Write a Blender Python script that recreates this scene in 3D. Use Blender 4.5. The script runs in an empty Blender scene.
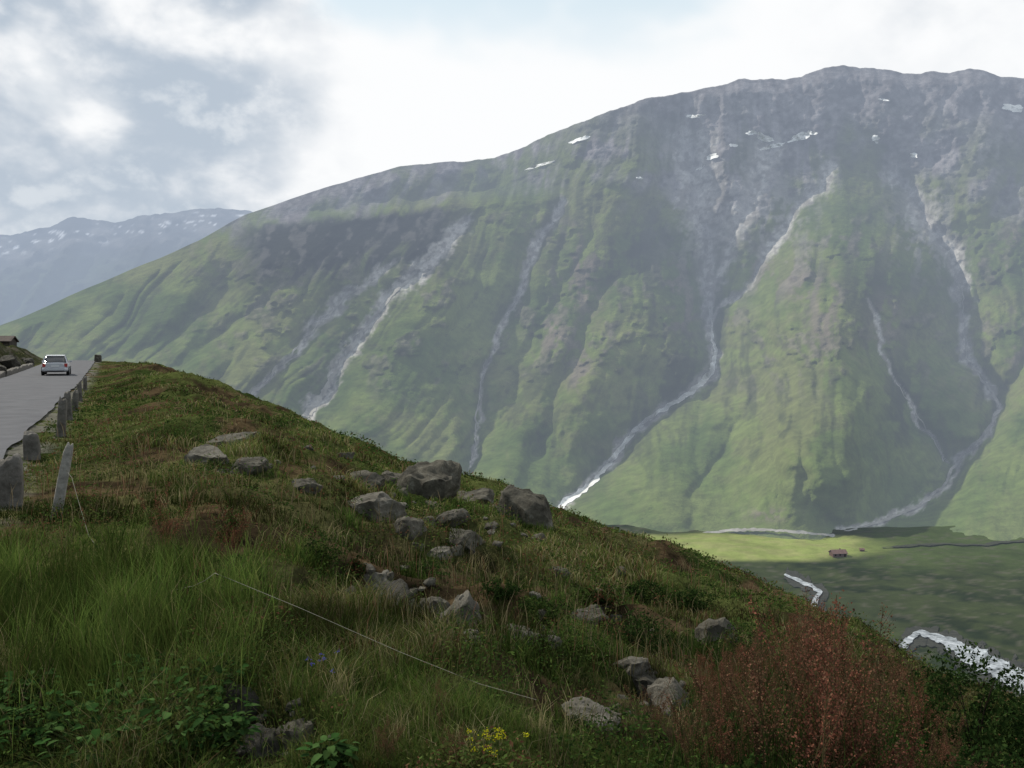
import bpy, bmesh, math, random
import numpy as np
from mathutils import Vector, Matrix
random.seed(4); RS = np.random.RandomState(7)
sc = bpy.context.scene; COL = sc.collection
F = 900.0; CX = 512.0; HY = 350.0
# ------------------------------------------------------------------ noise
def hsh(ix, iy, s):
    n = (ix*374761393 + iy*668265263 + s*974711) & 0xffffffff
    n = ((n ^ (n >> 13))*1274126177) & 0xffffffff
    n = n ^ (n >> 16)
    return n/4294967295.0
def vn(x, y, s=0):
    x = np.asarray(x, float)+1000.3; y = np.asarray(y, float)+1000.7
    ix = np.floor(x).astype(np.int64); iy = np.floor(y).astype(np.int64)
    fx = x-ix; fy = y-iy
    fx = fx*fx*fx*(fx*(fx*6-15)+10); fy = fy*fy*fy*(fy*(fy*6-15)+10)
    a = hsh(ix, iy, s); b = hsh(ix+1, iy, s); c = hsh(ix, iy+1, s); d = hsh(ix+1, iy+1, s)
    return (a*(1-fx)+b*fx)*(1-fy)+(c*(1-fx)+d*fx)*fy
def fbm(x, y, o=4, s=0, g=.5):
    t = 0; a = 1; w = 0
    for i in range(o):
        t = t+a*vn(x*2**i+i*13.1, y*2**i-i*7.7, s+i); w += a; a *= g
    return t/w
def ridged(x, y, o=3, s=0):
    t = 0; a = 1; w = 0
    for i in range(o):
        n = 1-np.abs(2*vn(x*2**i+i*5.3, y*2**i+i*9.1, s+i)-1)
        t = t+a*n; w += a; a *= .5
    return t/w
def ss(a, b, x):
    t = np.clip((x-a)/(b-a), 0, 1); return t*t*(3-2*t)
def lerp(a, b, t): return a+(b-a)*t
def col(c): return np.array(c, float)
def mixc(A, B, t): return A+(B-A)*t[..., None]
def table(pts, lo, hi, sig, step=1.0):
    xs = np.arange(lo-6*sig, hi+6*sig, step); ys = np.interp(xs, [p[0] for p in pts], [p[1] for p in pts])
    if sig > 0:
        k = np.arange(-int(3*sig/step), int(3*sig/step)+1)*step; w = np.exp(-(k/sig)**2/2); w /= w.sum()
        yp = np.pad(ys, len(k)//2, mode='edge'); ys = np.convolve(yp, w, 'valid')
    return lambda x: np.interp(x, xs, ys)
# ------------------------------------------------------------------ object helpers
def tag(o, label=None, cat=None, group=None, kind=None):
    if label: o['label'] = label
    if cat: o['category'] = cat
    if group: o['group'] = group
    if kind: o['kind'] = kind
    return o
def empty(name, loc, label, cat, group=None, rz=0):
    o = bpy.data.objects.new(name, None); COL.objects.link(o); o.location = loc; o.rotation_euler = (0, 0, rz)
    o.empty_display_size = .1
    return tag(o, label, cat, group)
def mesh_np(name, V, Fc, mat, C=None, smooth=True, parent=None):
    V = np.ascontiguousarray(V, dtype=np.float32); Fc = np.ascontiguousarray(Fc, dtype=np.int32)
    me = bpy.data.meshes.new(name)
    me.vertices.add(len(V)); me.vertices.foreach_set('co', V.ravel())
    me.loops.add(Fc.size); me.loops.foreach_set('vertex_index', Fc.ravel())
    me.polygons.add(len(Fc)); me.polygons.foreach_set('loop_start', np.arange(len(Fc), dtype=np.int32)*Fc.shape[1])
    me.polygons.foreach_set('use_smooth', np.full(len(Fc), smooth, dtype=bool))
    me.update(calc_edges=True)
    if C is not None:
        at = me.color_attributes.new('Col', 'FLOAT_COLOR', 'POINT')
        c4 = np.ones((len(V), 4), dtype=np.float32); c4[:, :3] = C
        at.data.foreach_set('color', c4.ravel())
    me.materials.append(mat)
    o = bpy.data.objects.new(name, me); COL.objects.link(o)
    if parent: o.parent = parent
    return o
def grid_faces(nr, nc):
    i = np.arange(nr-1)[:, None]*nc+np.arange(nc-1)[None, :]
    i = i.ravel(); return np.stack([i, i+1, i+nc+1, i+nc], 1)
def bm_obj(name, bm, mat, parent=None, smooth=False):
    me = bpy.data.meshes.new(name); bm.normal_update(); bm.to_mesh(me); bm.free()
    for p in me.polygons: p.use_smooth = smooth
    me.materials.append(mat); o = bpy.data.objects.new(name, me); COL.objects.link(o)
    if parent: o.parent = parent
    return o
# ------------------------------------------------------------------ materials
def newmat(name):
    m = bpy.data.materials.new(name); m.use_nodes = True; nt = m.node_tree; nt.nodes.clear()
    return m, nt, nt.nodes, nt.links
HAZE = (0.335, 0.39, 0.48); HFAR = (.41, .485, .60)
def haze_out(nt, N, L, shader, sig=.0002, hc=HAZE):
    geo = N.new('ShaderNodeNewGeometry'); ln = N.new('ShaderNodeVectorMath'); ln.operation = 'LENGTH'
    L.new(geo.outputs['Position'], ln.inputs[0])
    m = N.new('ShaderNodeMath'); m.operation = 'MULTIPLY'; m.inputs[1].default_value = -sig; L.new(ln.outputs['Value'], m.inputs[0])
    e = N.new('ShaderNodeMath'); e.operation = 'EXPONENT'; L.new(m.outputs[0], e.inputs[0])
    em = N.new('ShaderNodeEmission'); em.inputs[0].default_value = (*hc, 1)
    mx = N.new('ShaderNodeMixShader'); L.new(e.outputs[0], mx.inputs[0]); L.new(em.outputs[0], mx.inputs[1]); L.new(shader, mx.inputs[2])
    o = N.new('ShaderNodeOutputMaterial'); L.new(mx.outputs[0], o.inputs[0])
def terrain_mat(name, nscale, lo, hi, bscale, bdist, haze=None, bstr=1.0, hc=HAZE):
    m, nt, N, L = newmat(name)
    at = N.new('ShaderNodeAttribute'); at.attribute_name = 'Col'
    tc = N.new('ShaderNodeNewGeometry')
    n = N.new('ShaderNodeTexNoise'); n.inputs['Scale'].default_value = nscale; n.inputs['Detail'].default_value = 8; n.inputs['Roughness'].default_value = .65
    L.new(tc.outputs['Position'], n.inputs['Vector'])
    mr = N.new('ShaderNodeMapRange'); mr.inputs['From Min'].default_value = .3; mr.inputs['From Max'].default_value = .7
    mr.inputs['To Min'].default_value = lo; mr.inputs['To Max'].default_value = hi; L.new(n.outputs['Fac'], mr.inputs['Value'])
    mul = N.new('ShaderNodeVectorMath'); mul.operation = 'SCALE'; L.new(at.outputs['Color'], mul.inputs[0]); L.new(mr.outputs[0], mul.inputs['Scale'])
    n2 = N.new('ShaderNodeTexNoise'); n2.inputs['Scale'].default_value = bscale; n2.inputs['Detail'].default_value = 8; n2.inputs['Roughness'].default_value = .65
    L.new(tc.outputs['Position'], n2.inputs['Vector'])
    b = N.new('ShaderNodeBump'); b.inputs['Distance'].default_value = bdist; b.inputs['Strength'].default_value = bstr; L.new(n2.outputs['Fac'], b.inputs['Height'])
    d = N.new('ShaderNodeBsdfDiffuse'); L.new(mul.outputs[0], d.inputs['Color']); L.new(b.outputs[0], d.inputs['Normal'])
    if haze:
        haze_out(nt, N, L, d.outputs[0], haze, hc); m.cycles.emission_sampling = 'NONE'
    else:
        o = N.new('ShaderNodeOutputMaterial'); L.new(d.outputs[0], o.inputs[0])
    return m
def veg_mat(name, tr=.35):
    m, nt, N, L = newmat(name)
    at = N.new('ShaderNodeAttribute'); at.attribute_name = 'Col'
    d = N.new('ShaderNodeBsdfDiffuse'); t = N.new('ShaderNodeBsdfTranslucent'); mx = N.new('ShaderNodeMixShader'); mx.inputs[0].default_value = tr
    L.new(at.outputs['Color'], d.inputs[0]); L.new(at.outputs['Color'], t.inputs[0]); L.new(d.outputs[0], mx.inputs[1]); L.new(t.outputs[0], mx.inputs[2])
    o = N.new('ShaderNodeOutputMaterial'); L.new(mx.outputs[0], o.inputs[0]); return m
def noise_mat(name, c1, c2, scale, rough=.9, bump=.0, bscale=None, c3=None, haze=None, spec=.3, metal=0, coords='Object', hc=HAZE):
    m, nt, N, L = newmat(name)
    tc = N.new('ShaderNodeTexCoord')
    n = N.new('ShaderNodeTexNoise'); n.inputs['Scale'].default_value = scale; n.inputs['Detail'].default_value = 8; n.inputs['Roughness'].default_value = .7
    L.new(tc.outputs[coords], n.inputs['Vector'])
    cr = N.new('ShaderNodeValToRGB'); e = cr.color_ramp.elements
    e[0].position = .35; e[0].color = (*c1, 1); e[1].position = .60; e[1].color = (*c2, 1)
    if c3: k = e.new(.70); k.color = (*c3, 1)
    L.new(n.outputs['Fac'], cr.inputs[0])
    p = N.new('ShaderNodeBsdfPrincipled'); L.new(cr.outputs[0], p.inputs['Base Color']); p.inputs['Roughness'].default_value = rough
    p.inputs['Specular IOR Level'].default_value = spec; p.inputs['Metallic'].default_value = metal
    if bump:
        n2 = N.new('ShaderNodeTexNoise'); n2.inputs['Scale'].default_value = bscale or scale*3; n2.inputs['Detail'].default_value = 8; n2.inputs['Roughness'].default_value = .7
        L.new(tc.outputs[coords], n2.inputs['Vector'])
        b = N.new('ShaderNodeBump'); b.inputs['Distance'].default_value = bump; L.new(n2.outputs['Fac'], b.inputs['Height']); L.new(b.outputs[0], p.inputs['Normal'])
    if haze:
        haze_out(nt, N, L, p.outputs[0], haze, hc); m.cycles.emission_sampling = 'NONE'
    else:
        o = N.new('ShaderNodeOutputMaterial'); L.new(p.outputs[0], o.inputs[0])
    return m
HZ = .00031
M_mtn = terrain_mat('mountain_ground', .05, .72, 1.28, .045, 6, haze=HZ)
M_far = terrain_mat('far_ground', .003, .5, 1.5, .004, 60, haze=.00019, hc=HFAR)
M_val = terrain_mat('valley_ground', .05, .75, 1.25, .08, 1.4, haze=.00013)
M_hill = terrain_mat('hill_soil', 5, .45, 1.5, 9, .09)
M_veg = veg_mat('grass_blades', .38)
M_leaf = veg_mat('leaves', .3)
M_red = veg_mat('sorrel_seed', .3)
M_rock = noise_mat('grey_boulder', (.060, .053, .040), (.175, .160, .130), 3.8, .95, .06, 5, c3=(.32, .31, .27))
M_rockd = noise_mat('dark_boulder', (.034, .030, .022), (.115, .104, .080), 3.8, .95, .06, 5, c3=(.24, .23, .19))
M_bankrock = noise_mat('bank_rock', (.020, .018, .014), (.060, .055, .044), 3, .95, .07, 5, c3=(.12, .11, .09))
M_road = noise_mat('worn_asphalt', (.062, .062, .070), (.094, .094, .102), 1.2, .9, .004, 60)
M_stone = noise_mat('weathered_stone', (.08, .072, .06), (.18, .165, .145), 5, .92, .03, 14, c3=(.26, .25, .22))
M_wood = noise_mat('bleached_wood', (.17, .16, .14), (.36, .34, .30), 9, .9, .015, 30)
M_river = noise_mat('white_water', (.07, .08, .085), (.46, .49, .52), .20, .5, .5, .25, c3=(.80, .81, .82), haze=.00012, coords='Object')
M_rbank = noise_mat('river_bank_stones', (.014, .016, .010), (.035, .035, .025), .25, .95, 0, c3=(.09, .085, .07), haze=.00012)
M_torrent = noise_mat('torrent_foam', (.50, .49, .47), (.88, .88, .87), .05, .8, 0, haze=HZ*.5)
M_gravel = noise_mat('gravel_bed', (.24, .225, .195), (.42, .40, .36), .05, .95, 0, c3=(.56, .54, .50), haze=HZ)
M_snow = noise_mat('old_snow', (.84, .85, .87), (.9, .9, .9), .02, .8, 0, haze=.00003)
M_hutwall = noise_mat('hut_wall', (.09, .045, .035), (.14, .08, .06), .4, .9, 0, haze=.00012)
M_hutroof = noise_mat('hut_roof', (.14, .08, .065), (.20, .12, .10), .4, .9, 0, haze=.00012)
M_dark = noise_mat('dark_opening', (.02, .02, .02), (.03, .03, .03), 3, .6)
M_hut2 = noise_mat('mossy_stonework', (.03, .026, .02), (.07, .06, .05), 1.5, .95, .05, 3)
M_hut2r = noise_mat('brown_slates', (.04, .03, .025), (.085, .065, .055), 2, .9, .03, 5)
M_wire = noise_mat('wire_cord', (.14, .13, .10), (.24, .23, .18), 20, .7)
M_bank = noise_mat('dark_bank', (.02, .022, .015), (.035, .04, .02), .1, .9, 0, haze=.00012)
# car
M_paint = noise_mat('silver_paint', (.50, .51, .53), (.55, .56, .58), 3, .3, spec=.6)
M_glass = noise_mat('car_glass', (.02, .025, .03), (.03, .035, .04), 3, .12, spec=.8)
M_tyre = noise_mat('rubber', (.015, .015, .015), (.03, .03, .03), 8, .9)
M_rim = noise_mat('rim_alloy', (.35, .35, .36), (.42, .42, .43), 8, .4)
M_lamp = noise_mat('red_lamp', (.35, .02, .015), (.45, .03, .02), 8, .3, spec=.6)
M_plast = noise_mat('black_trim', (.03, .03, .03), (.045, .045, .045), 8, .6)
M_plate = noise_mat('plate_white', (.7, .7, .68), (.75, .75, .73), 8, .5)

# ------------------------------------------------------------------ hillside height field
S_t = table([(-2200, 330), (-900, 340), (-100, 352), (60, 356), (105, 357), (140, 364), (180, 377), (250, 402), (330, 434), (400, 462), (460, 478), (500, 490), (560, 513), (620, 540), (700, 566), (780, 594), (860, 634), (940, 682), (1024, 712), (1200, 750), (2600, 900)], -2400, 3400, 9)
D_t = table([(-2400, 120), (60, 120), (110, 100), (250, 78), (400, 62), (560, 50), (700, 44), (800, 38), (1024, 26), (3000, 20)], -2400, 3400, 30)
zr_t = table([(0, -1.85), (60, -1.92), (110, -1.3), (122, -1.35), (160, -6), (400, -150)], 0, 420, 5)
RC = 1/math.sqrt(1+.445**2)
HOL = []
def xr(y): return -9-.445*(y-15.9)
def hump(x, y, cx, cy, r, h): return h*np.exp(-((x-cx)**2+(y-cy)**2)/r**2)
def hollow(x, y):
    t = np.zeros(np.broadcast(x, y).shape)
    for a in HOL: t = np.maximum(t, hump(x+(fbm(x*2, y*2, 2, 8)-.5)*.5, y, *a))
    return t
def H(x, y):
    x = np.asarray(x, float); y = np.maximum(np.asarray(y, float), .3)
    px = CX+F*x/y
    S = S_t(px); D = D_t(px)
    z = -(S-HY)/F*y-np.where(y < D, 1.6*(1-y/D)**2, .0055*(y-D)**2)
    near = np.clip(y/7, .2, 1.25); far = 1-ss(70, 130, y)
    z = z+((fbm(x/7, y/7, 3, 11)-.5)*1.5*np.clip(y/16, .12, 1)+(ridged(x/2.4, y/2.4, 3, 21)-.55)*.50*near+(fbm(x/.8, y/.8, 3, 25)-.5)*.30*near)*far
    z = z+hump(x, y, 2.3, 5.6, 1.7, .50)+hump(x, y, 3.6, 7.0, 1.6, .20)-.46*ss(.2, .6, hollow(x, y))
    z = np.where(y > 120, z+(fbm(x/30, y/30, 3, 5)-.5)*6, z)
    d = (x-xr(y))*RC
    zr = zr_t(y)
    bh = np.interp(y, [0, 60, 90, 125, 300], [2.6, 2.6, 1.9, .9, .5])*(.45+1.1*fbm(x/2.2, y/2.2, 4, 31))
    e = -5-d
    left = zr-.05+bh*ss(.3, 3.5, e)+np.maximum(e-4, 0)*.05
    right = lerp(zr-.07-.02*np.maximum(d, 0)+(fbm(x/1.5, y/1.5, 3, 41)-.5)*.15*ss(0, .6, d), z, ss(.8, 5.5, d))
    out = np.where(d > 0, right, np.where(e > 0, left, zr-.05))
    return out
def ground_pt(px, py):
    u = (px-CX)/F; s = (py-HY)/F
    ys = np.exp(np.linspace(math.log(2.0), math.log(130), 3000)); zs = H(u*ys, ys)
    ok = np.where(zs/ys >= -s)[0]
    y = ys[ok[0]] if len(ok) else ys[np.argmax(zs/ys)]
    return Vector((u*y, y, float(H(u*y, y))))
_h = []
for a, b, rd, st_ in [(375, 592, 28, 1), (405, 606, 28, 1), (440, 628, 24, .8), (480, 634, 20, .6), (525, 630, 26, .8), (560, 640, 20, .6), (655, 690, 34, .8), (690, 700, 22, .7), (275, 738, 38, 1), (250, 715, 28, .8), (605, 604, 34, .65), (580, 618, 20, .5), (300, 575, 16, .5), (480, 560, 14, .5), (215, 470, 10, .45), (640, 650, 20, .6), (560, 735, 18, .6), (330, 740, 20, .7)]:
    g = ground_pt(a, b); _h.append((g.x, g.y, rd*g.y/F*1.3, st_))
HOL.extend(_h)
def soilmask(x, y):
    n = fbm(x/1.3, y/1.3, 4, 61)*.6+fbm(x/4, y/4, 3, 66)*.4
    return np.clip(ss(.54, .61, n)+ss(.25, .55, hollow(x, y))*.95, 0, 1)
def build_hill():
    us = np.concatenate([np.linspace(-2.6, -.8, 60), np.linspace(-.79, .79, 620), np.linspace(.8, 2.6, 60)])
    ys = np.exp(np.linspace(math.log(.35), math.log(420), 560))
    Y, U = np.meshgrid(ys, us, indexing='ij'); X = U*Y; Z = H(X, Y)
    Z = np.maximum(Z, -176)
    n1 = fbm(X/3, Y/3, 5, 51); n2 = fbm(X/.7, Y/.7, 4, 63); n3 = fbm(X/9, Y/9, 3, 71)
    c = mixc(np.broadcast_to(col((.026, .038, .011)), X.shape+(3,)), np.broadcast_to(col((.070, .082, .026)), X.shape+(3,)), ss(.35, .65, n1))
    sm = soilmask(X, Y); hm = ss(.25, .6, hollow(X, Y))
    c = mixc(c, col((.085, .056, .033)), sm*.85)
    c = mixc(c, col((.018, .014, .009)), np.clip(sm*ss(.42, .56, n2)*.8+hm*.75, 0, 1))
    c = mixc(c, col((.12, .095, .05)), ss(.55, .7, n3)*.4*(1-sm))
    d = (X-xr(Y))*RC
    c = mixc(c, col((.16, .15, .13)), (1-ss(.2, .9, np.abs(d-.1)))*.8*(n2 > .42))
    bk = np.broadcast_to(col((.030, .034, .018)), X.shape+(3,))
    c = mixc(c, mixc(bk, col((.08, .072, .058)), ss(.52, .64, n2)), ss(-5.0, -5.6, d)*ss(-9.5, -8, d)*.9)
    V = np.stack([X, Y, Z], -1).reshape(-1, 3)
    o = mesh_np('hillside', V, grid_faces(*X.shape), M_hill, c.reshape(-1, 3)); tag(o, kind='structure')
    ys = np.arange(1, 150, .8); ts = np.linspace(0, 1, 9)
    Y, T = np.meshgrid(ys, ts, indexing='ij'); X = xr(Y)-T*5.0/RC+(fbm(Y/2, Y*0, 3, 3)-.5)*.25*(T == 0)
    Z = zr_t(Y)+.04*np.sin(T*math.pi)
    o = mesh_np('road', np.stack([X, Y, Z], -1).reshape(-1, 3), grid_faces(*X.shape), M_road); tag(o, kind='structure')
build_hill()

# ------------------------------------------------------------------ mountain
SM0 = table([(-500, 520), (-200, 410), (-60, 350), (0, 326), (20, 318), (60, 300), (100, 283), (160, 258), (200, 240), (228, 223), (245, 214), (270, 206), (330, 186), (400, 166), (450, 161), (495, 157), (512, 150), (530, 143), (575, 124), (620, 108), (650, 96), (700, 89), (725, 86), (740, 79), (770, 80), (800, 78), (815, 72), (835, 67), (870, 67), (890, 70), (905, 75), (940, 73), (960, 70), (980, 71), (1000, 77), (1024, 80), (1100, 70), (1300, 110), (1600, 200)], -500, 1600, 3)
def SM(px): return SM0(px)+(fbm(px/24, px*0, 5, 91, .6)-.5)*7*ss(220, 620, px)+(fbm(px/60, px*0, 3, 95)-.5)*3
Y1 = table([(-500, 1150), (0, 1400), (200, 1650), (500, 2000), (800, 2350), (1300, 2500)], -500, 1600, 40)
LS = table([(150, 262), (230, 238), (330, 220), (440, 207), (520, 200), (600, 195)], -500, 1600, 8)
k_t = table([(0, .85), (400, .8), (520, .4), (700, .12), (800, -.12), (900, .05), (1000, .2)], -500, 1600, 30)
G = {
 'A': [(690, 150), (700, 200), (706, 250), (711, 300), (712, 330), (716, 352), (710, 375), (688, 395), (655, 415), (632, 432), (615, 458), (590, 485), (560, 507)],
 'A2': [(835, 165), (800, 205), (770, 250), (745, 285), (715, 318)],
 'A3': [(765, 150), (745, 220), (722, 262), (712, 305)],
 'A4': [(650, 210), (672, 250), (692, 290), (711, 322)],
 'B': [(895, 175), (920, 215), (948, 250), (962, 285), (962, 325), (966, 360), (990, 390), (999, 408), (985, 435), (958, 460), (945, 485), (915, 508), (880, 522), (842, 533)],
 'B2': [(870, 300), (884, 340), (892, 372), (912, 405), (932, 438), (946, 462)],
 'C': [(560, 205), (546, 240), (525, 275), (505, 320), (488, 355), (480, 385), (477, 420), (472, 470)],
 'D': [(470, 218), (425, 262), (388, 300), (360, 335), (336, 372), (308, 416)],
 'E': [(395, 262), (352, 290), (318, 325), (290, 355), (262, 385), (235, 415)],
 'F': [(826, 265), (828, 310), (820, 350), (822, 400)],
 'H': [(640, 250), (600, 300), (575, 350), (555, 400), (540, 450)],
 'I': [(1060, 300), (1035, 350), (1002, 405)],
 'J': [(300, 262), (262, 300), (220, 335), (180, 365)],
 'K': [(770, 360), (752, 410), (720, 455), (690, 500)],
 'N': [(860, 420), (868, 470), (850, 520)],
 'O': [(600, 215), (580, 260), (545, 310), (520, 360), (505, 420)],
 'Q': [(230, 290), (180, 330), (130, 360)],
}
def pdist(px, py, pl):
    best = np.full(px.shape, 1e9)
    for (x0, y0), (x1, y1) in zip(pl[:-1], pl[1:]):
        dx, dy = x1-x0, y1-y0; t = np.clip(((px-x0)*dx+(py-y0)*dy)/(dx*dx+dy*dy), 0, 1)
        best = np.minimum(best, (px-x0-t*dx)**2+(py-y0-t*dy)**2)
    return np.sqrt(best)
def warp(px, py):
    wx = (fbm(px/26, py/26, 3, 101)-.5)*16+(fbm(px/7, py/7, 2, 105)-.5)*4
    return px+wx, py+(fbm(px/25, py/25, 2, 111)-.5)*10
WID = {'A': (50, 240, 9), 'A2': (24, 80, 6), 'A3': (14, 45, 5), 'A4': (18, 60, 5), 'B': (42, 200, 9), 'B2': (22, 75, 5), 'C': (32, 125, 6), 'D': (24, 70, 5), 'E': (22, 60, 5), 'F': (14, 30, 4), 'H': (30, 95, 6), 'I': (22, 60, 5), 'J': (20, 50, 5), 'K': (20, 45, 4), 'N': (16, 35, 4), 'O': (20, 50, 5), 'Q': (18, 40, 5)}
def rib(q, py, wq, wy, s): return np.abs(2*vn(q/wq, py/wy, s)-1)**.8
def outm(px, py): return ss(.55, .64, fbm(px/30, py/24, 4, 171, .55))*ss(430, 340, py)*ss(190, 240, py)*ss(120, 300, px)
def mq(px, py): return px+k_t(px)*(py-350)+(fbm(px/85, py/75, 2, 115)-.5)*45
def mdisp(px, py):
    wx, wy = warp(px, py)
    q = mq(px, py)
    qq = q+(wx-px)*.5
    mod = ss(.38, .64, fbm(px/60, py/75, 3, 117)); mod2 = ss(.42, .64, fbm(px/45, py/60, 3, 118))
    low = ss(565, 450, py)
    up = ss(260, 165, py)
    edge = ss(0, 14, py-SM(px))
    d = np.zeros(px.shape)
    d = d-72*rib(qq, py, 105, 360, 121)*low
    d = d-46*rib(qq, py, 47, 280, 131)*low*(.3+.75*mod)
    d = d-20*rib(qq, py, 21, 190, 135)*low*(.15+.9*mod2)
    d = d-9*rib(qq, py, 9.5, 110, 141)*low*(.3+.7*mod)
    d = d-80*(fbm(px/115, py/110, 2, 151)-.5)
    d = d-(7+60*up)*(fbm(px/24, py/20, 5, 161, .62)-.5)
    d = d-16*outm(px, py)*ridged(px/14, py/16, 3, 175)
    d = d-170*np.exp(-((px-842+(py-350)*.05)/66)**2)*ss(170, 330, py)*low
    for k, (sg, dep, sn) in WID.items():
        dd = pdist(wx, wy, G[k]); d = d+dep*np.exp(-(dd/sg)**1.05)*low+dep*.14*np.exp(-(dd/sn)**2)*low
    w = ss(215, 270, px)*ss(480, 420, px)
    cl = ss(222, 258, py+(px-350)*.06)
    d = d-90*w*cl*ss(420, 262, py)
    return d*edge*ss(0, 90, px+60)
def mY(px, py):
    S = SM(px); a = np.clip((548-py)/(548-S), 0, 1)
    y = 805+(Y1(px)-805)*a**1.12
    w = ss(190, 240, px)*ss(600, 480, px)
    y = y+420*w*ss(3, -14, py-LS(px)+(fbm(px/20, px*0, 3, 99)-.5)*14)
    return y+mdisp(px, py)
def mP(px, py, off=0):
    px = np.asarray(px, float); py = np.asarray(py, float)
    y = mY(px, py)-off
    return np.stack([(px-CX)/F*y, y, (HY-py)/F*y], -1)
def build_mountain():
    pxs = np.concatenate([np.arange(-440, -20, 8), np.arange(-20, 1050, 1.5), np.arange(1050, 1500, 8)])
    aa = np.linspace(0, 1, 380)
    A, PX = np.meshgrid(aa, pxs, indexing='ij'); S = SM(PX); PY = 548-(548-S)*A
    P = mP(PX, PY)
    wx, wy = warp(PX, PY)
    n1 = fbm(PX/38, PY/30, 5, 201); n2 = fbm(PX/9, PY/9, 4, 211, .6); n3 = fbm(PX/90, PY/60, 3, 221); n4 = fbm(PX/4.5, PY/4.5, 3, 231)
    q = mq(PX, PY)
    st = fbm(q/9, PY/60, 4, 241); st2 = fbm(q/24, PY/90, 3, 246); st3 = fbm(q/4, PY/30, 3, 249)
    z3 = np.broadcast_to
    shp = PX.shape+(3,)
    c = mixc(z3(col((.080, .118, .032)), shp), z3(col((.160, .198, .056)), shp), ss(.36, .60, n1*.45+n3*.25+st*.15+st2*.15))
    c = mixc(c, col((.165, .150, .075)), ss(.50, .64, n2*.4+n3*.6)*.4)
    c = mixc(c, col((.048, .062, .030)), ss(.52, .63, st*.35+st2*.3+n2*.2+st3*.15)*.62*ss(540, 470, PY))
    c = mixc(c, col((.130, .180, .046)), ss(430, 500, PY)*.5)
    RL = np.interp(PX, [0, 230, 300, 450, 560, 650, 720, 780, 850, 920, 1024], [0, 218, 200, 178, 155, 170, 232, 205, 150, 182, 192])
    rk = ss(30, -30, PY-RL+(n1-.5)*100+(n2-.5)*36+(st-.5)*50)
    rock = mixc(z3(col((.165, .150, .160)), shp), z3(col((.35, .325, .335)), shp), ss(.35, .65, n2*.45+n4*.35+st3*.2))
    rock = mixc(rock, col((.130, .15, .080)), ss(.47, .58, n1*.7+st*.3)*.6*ss(90, 150, PY))
    rock = mixc(rock, col((.11, .10, .11)), ss(.56, .66, n2*.6+st*.4)*.4)
    c = mixc(c, rock, rk)
    oc = outm(PX, PY)*ss(.42, .55, n2*.5+st*.5)
    c = mixc(c, mixc(z3(col((.080, .074, .060)), shp), col((.20, .172, .148)), ss(.45, .6, n4)), oc*.6)
    w = ss(215, 270, PX)*ss(480, 435, PX); b = ss(211, 222, PY+(PX-350)*.09+(n2-.5)*14)*ss(286, 256, PY+(PX-350)*.10+(st-.5)*60)
    c = mixc(c, mixc(z3(col((.014, .016, .018)), shp), col((.085, .08, .078)), ss(.50, .64, n2*.6+st*.4)), w*b*.96)
    for bx, by, rx, ry in [(615, 262, 50, 22), (672, 330, 26, 46), (905, 400, 22, 50), (880, 290, 30, 26), (640, 240, 40, 20), (690, 380, 20, 24)]:
        g = np.exp(-((PX-bx)/rx)**2-((PY-by)/ry)**2); c = mixc(c, col((.036, .043, .028)), np.clip(g*1.3, 0, 1)*ss(.38, .55, n2*.5+st*.5)*.8)
    for bx, by, rx, ry in [(550, 335, 22, 16), (585, 280, 14, 40), (822, 318, 14, 28), (770, 515, 22, 6), (885, 325, 16, 26), (1018, 355, 10, 18), (580, 375, 12, 20), (800, 285, 20, 14), (680, 300, 16, 30), (760, 270, 26, 20), (1018, 240, 10, 10)]:
        g = np.exp(-((PX-bx)/rx)**2-((PY-by)/ry)**2); c = mixc(c, col((.22, .18, .15)), np.clip(g*1.4, 0, 1)*ss(.44, .58, n2*.6+st*.4)*.7)
    scr = {'A': (5, 22, 330, 150), 'A2': (2.5, 9, 320, 160), 'A3': (3.5, 14, 310, 160), 'B': (4, 17, 340, 170), 'B2': (1.2, 3, 440, 300), 'C': (1.8, 7, 420, 200), 'D': (6.5, 8, 420, 215), 'E': (5, 6, 415, 255)}
    for k, (w0, w1, y0, y1) in scr.items():
        dd = pdist(wx, wy, G[k]); wd = lerp(w0, w1, np.clip((y0-PY)/(y0-y1), 0, 1))
        f = ss(1.35, .4, dd/wd+(n4-.5)*1.2+(st-.5)*2.0+(n2-.5)*1.4)
        sc_ = mixc(z3(col((.31, .288, .265)), shp), z3(col((.60, .57, .535)), shp), ss(.38, .6, n4))
        c = mixc(c, sc_, f*.9)
        c = mixc(c, col((.05, .055, .034)), np.exp(-(dd/(wd*2.2+5))**2)*(1-f)*.35*ss(.4, .6, st))
    for bx, by, rx, ry, th in [(745, 210, 62, 58, .485), (925, 225, 30, 45, .51), (700, 180, 26, 46, .49), (960, 150, 46, 26, .55)]:
        g = np.exp(-((PX-bx)/rx)**2-((PY-by)/ry)**2); f = g*ss(th, th+.11, st*.5+n4*.2+n2*.3)
        c = mixc(c, col((.46, .43, .415)), np.clip(f*1.1, 0, 1)*.7)
    rows = [P]; cols = [c]
    last = P[-1]
    for k in (1, 3, 7, 14):
        q2 = last.copy(); q2[:, 1] += 70*k; q2[:, 0] *= q2[:, 1]/last[:, 1]; q2[:, 2] -= 30*k+2*k*k; rows.append(q2[None]); cols.append(c[-1:])
    P = np.concatenate(rows); c = np.concatenate(cols)
    o = mesh_np('mountain', P.reshape(-1, 3), grid_faces(P.shape[0], P.shape[1]), M_mtn, c.reshape(-1, 3)); tag(o, kind='structure')
build_mountain()
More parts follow.
